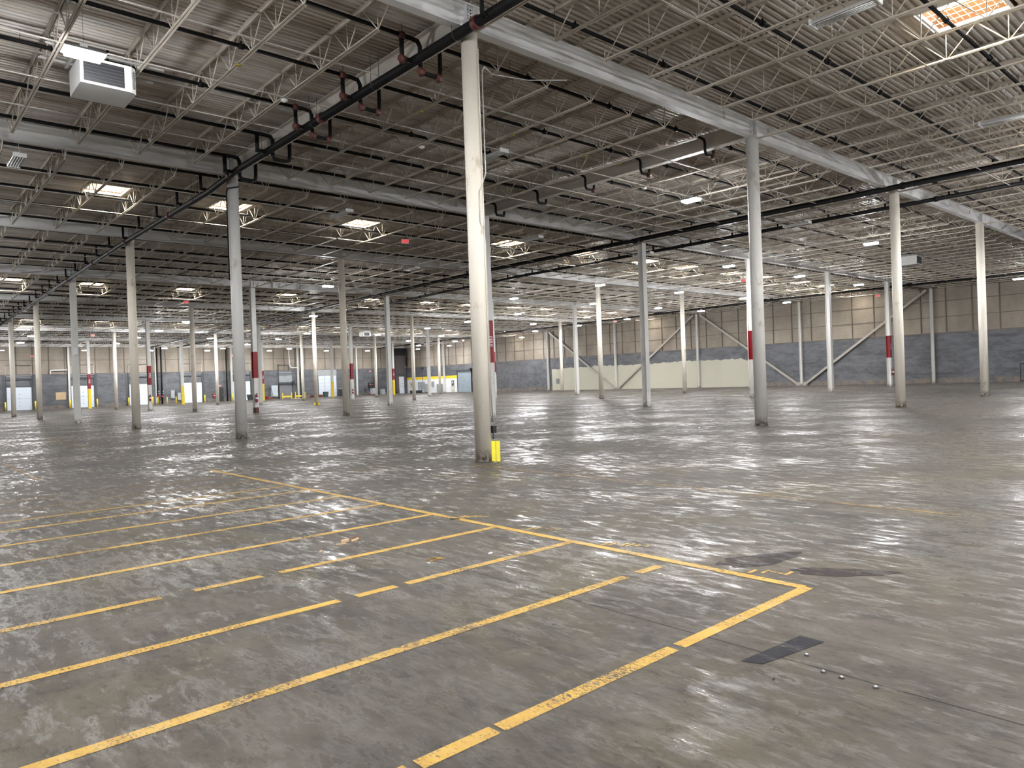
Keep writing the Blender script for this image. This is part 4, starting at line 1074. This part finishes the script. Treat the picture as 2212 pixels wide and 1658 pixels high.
for q, x in enumerate((63.25, 63.45, 63.65)):
    e = empty('corner_pipe', (x, YW-.7, 4.9), f'black vertical corner pipe above the enclosure, {ordn(q+1)} of three', 'pipe', 'black corner pipes')
    m = MB(); m.cyl((0, 0, 0), (0, 0, HB(YW)+.57-4.9), .06, 8); m.build('pipe', M['black'], e); m = MB(); m.cyl((0, 0, .1), (0, 0, .2), .075, 8); m.build('pipe_collar', M['dark'], e)
# office side of the right wall
e = bpy.data.objects.new('door_10', None); COL.objects.link(e); e.location = (XW-.03, 85.7, 0); e.rotation_euler.z = -math.pi/2; tag(e, 'beige office door with glass and notices in the white wall', 'door', kind='structure')
m = MB(); m.box(-.45, .45, -.05, -.002, 0, 2.1); m.build('door_leaf', M['officebeige'], e)
m = MB(); m.box(-.3, .3, -.058, -.05, 1.1, 1.95); m.build('door_glass', M['dark'], e); m = MB(); m.box(-.18, .1, -.062, -.058, 1.5, 1.8); m.box(-.2, .2, -.058, -.05, .55, .75); m.build('notices', M['white'], e)
e = bpy.data.objects.new('window_1', None); COL.objects.link(e); e.location = (XW-.03, 98.0, .85); e.rotation_euler.z = -math.pi/2; tag(e, 'beige shuttered office window in the white corner wall', 'window', kind='structure')
m = MB(); m.box(-.62, .62, -.05, -.002, 0, 1.2); m.build('window_frame', M['officebeige'], e); m = MB(); m.box(-.12, .12, -.06, -.05, .55, .85); m.build('notice', M['dark'], e)
def sidebox(name, y0, y1, z0, z1, mat, lab, cat, d=.25):
    e = empty(name, (XW-.02, (y0+y1)/2, z0), lab, cat, rz=-math.pi/2); w = (y1-y0)/2
    m = MB(); m.box(-w, w, -d, -.002, 0, z1-z0); m.build('case', mat, e)
    m = MB(); m.box(-w+.04, w-.04, -d-.015, -d, .04, z1-z0-.04); dr = m.build('cover', mat, e)
    m = MB(); m.box(w-.14, w-.1, -d-.04, -d-.015, (z1-z0)*.4, (z1-z0)*.4+.16); m.build('latch', M['dark'], dr)
    return e
sidebox('switch_cabinet', 94.75, 95.7, .46, 1.93, M['grey'], 'grey switch cabinet on the white corner wall, left of a pair', 'electrical cabinet')
e = sidebox('switch_cabinet', 93.87, 94.7, .46, 1.93, M['grey'], 'grey switch cabinet on the white corner wall, right of a pair', 'electrical cabinet')
m = MB(); m.tube([(-.2, -.1, 1.47), (-.2, -.1, 3.9)], .04, 8); m.build('conduit', M['dark'], e)
m = MB(); m.box(-.5, .2, -.25, -.02, 3.75, 4.15); m.build('junction_box', M['dark'], e)
sidebox('grey_locker', 92.55, 93.4, 0, 1.6, M['grey'], 'low grey locker against the white corner wall, left one', 'locker', .4)
sidebox('grey_locker', 88.65, 89.85, 0, 1.46, M['grey'], 'low grey locker against the white corner wall, right one', 'locker', .4)
sidebox('fuse_box', 91.1, 91.6, 1.09, 1.94, M['grey'], 'small grey fuse box on the white corner wall', 'fuse box')
roller(11, (XW, 82.5, 0), -math.pi/2, 3.6, 3.5, .2, M['rolldoor'], 'blue-grey roller door in the right wall beside the white office', 18)
e = empty('wall_louver', (XW, 61.1, .95), 'small dark louver low on the cream wall near the far brace', 'louver', rz=-math.pi/2)
m = MB(); m.box(-.3, .3, -.05, -.002, 0, .68); m.build('frame', M['dark'], e)
m = MB()
for i in range(5): m.box(-.26, .26, -.07, -.05, .06+i*.125, .12+i*.125)
m.build('louver_blades', M['grey'], e)
e = empty('black_table', (58.4, 88.6, 0), 'long black bench table before the white corner office', 'table', rz=-.8)
m = MB(); m.box(-1.0, 1.0, -.4, .4, .5, .56); m.build('table_top', M['black'], e)
for sx in (-.9, .9):
    for sy in (-.34, .34): m = MB(); m.box(sx-.04, sx+.04, sy-.04, sy+.04, 0, .5); m.build('leg', M['black'], e)
m = MB(); m.box(-.95, .95, -.05, .05, .08, .48); m.build('panel', M['black'], e)
e = empty('equipment_skid', (61.6, 91.6, 0), 'dark blue equipment skid on the floor by the office cabinets', 'skid', rz=-.8)
m = MB(); m.box(-1.1, 1.1, -.4, .4, .06, .14); m.build('platform', M['dark'], e); m = MB(); m.box(-1.1, -.9, -.35, .35, 0, .06); m.box(.9, 1.1, -.35, .35, 0, .06); m.build('runner', M['black'], e)
m = MB(); m.cyl((-.3, 0, .14), (-.3, 0, .7), .12, 12); m.box(.1, .5, -.2, .2, .14, .6); m.build('pump_unit', M['grey'], e)
e = empty('black_gate_frame', (XW-.5, 5.5, 0), 'black metal gate frame standing at the right wall edge of view', 'gate')
m = MB(); m.box(-.03, .03, .27, .33, 0, 1.55); m.build('post', M['black'], e); m = MB(); m.box(-.03, .03, -1.3, -1.24, 0, 1.55); m.build('post', M['black'], e)
m = MB(); m.box(-.02, .02, -1.24, .27, 1.45, 1.55); m.box(-.02, .02, -1.24, .27, .05, .12); m.build('crossbars', M['black'], e)

# ---------------------------------------------------------------- litter on the near floor
for q, (x, y, lab) in enumerate(((-5.24, -9.22, 'small round bolt cap on the floor, topmost of the scattered four'), (-5.40, -9.39, 'small round bolt cap on the floor, left of the scattered four'),
                                 (-5.41, -9.49, 'small round bolt cap on the floor, middle of the scattered four'), (-5.41, -9.66, 'small round bolt cap on the floor, right of the scattered four'))):
    e = empty('bolt_cap', (x, y, 0), lab, 'bolt', 'bolt caps on the floor')
    m = MB(); m.lathe((0, 0, 0), [(.016, 0), (.015, .006), (.008, .008)], 12); m.build('ring', M['black'], e)
    m = MB(); m.lathe((0, 0, .004), [(.009, 0), (.007, .007), (0, .008)], 10); m.build('stud', M['steel'], e)
def splinter(x, y, L, w, rz, mat, lab, h=.012):
    m = MB(); m.prism([(-w/2, 0), (w/2, 0), (w*.3, h), (-w*.3, h*.8)], (-L/2, 0, 0), (0,1,0), (0,0,1), (1,0,0), L)
    for i in range(len(m.v)):
        vx, vy, vz = m.v[i]; k = 1-abs(vx)/(L*.75); m.v[i] = (vx, vy*k, vz)
    o = m.build('wood_splinter', mat); o.location = (x, y, .001); o.rotation_euler.z = rz; tag(o, lab, 'wood splinter', 'splintered wood scraps')
splinter(-5.52, -4.46, .10, .035, .2, M['wood'], 'thick pale wood chip at left of the splinter cluster', .03)
splinter(-5.41, -4.47, .13, .03, .5, M['wood'], 'flat pale wood chip at right of the splinter cluster', .02)
splinter(-5.40, -4.36, .22, .012, .1, M['pallet'], 'long thin dark twig above the wood chips')
splinter(-5.60, -4.53, .10, .014, -.3, M['wood'], 'thin pale splinter left below the wood chips')
splinter(-5.89, -4.66, .05, .02, .6, M['wood'], 'small lone chip between two yellow lines')
splinter(-4.05, -4.39, .12, .014, -1.0, M['black'], 'dark stick lying on the yellow end line')
splinter(-4.86, -6.0, .05, .02, .1, M['white'], 'white paper scrap near the third yellow line')
splinter(-5.66, -9.25, .03, .012, .3, M['black'], 'tiny dark scrap below the rubber patch')
splinter(9.3, 1.2, .10, .06, .3, M['white'], 'white paper scrap on the floor beyond the nearest column', .02)
splinter(36.0, 16.0, .9, .12, -.7, M['white'], 'long white scrap lying left of the second front column', .02)
splinter(30.0, 13.6, .35, .1, -.7, M['white'], 'short white scrap on the floor in the second bay', .02)
print('OBJECTS', len(bpy.data.objects))
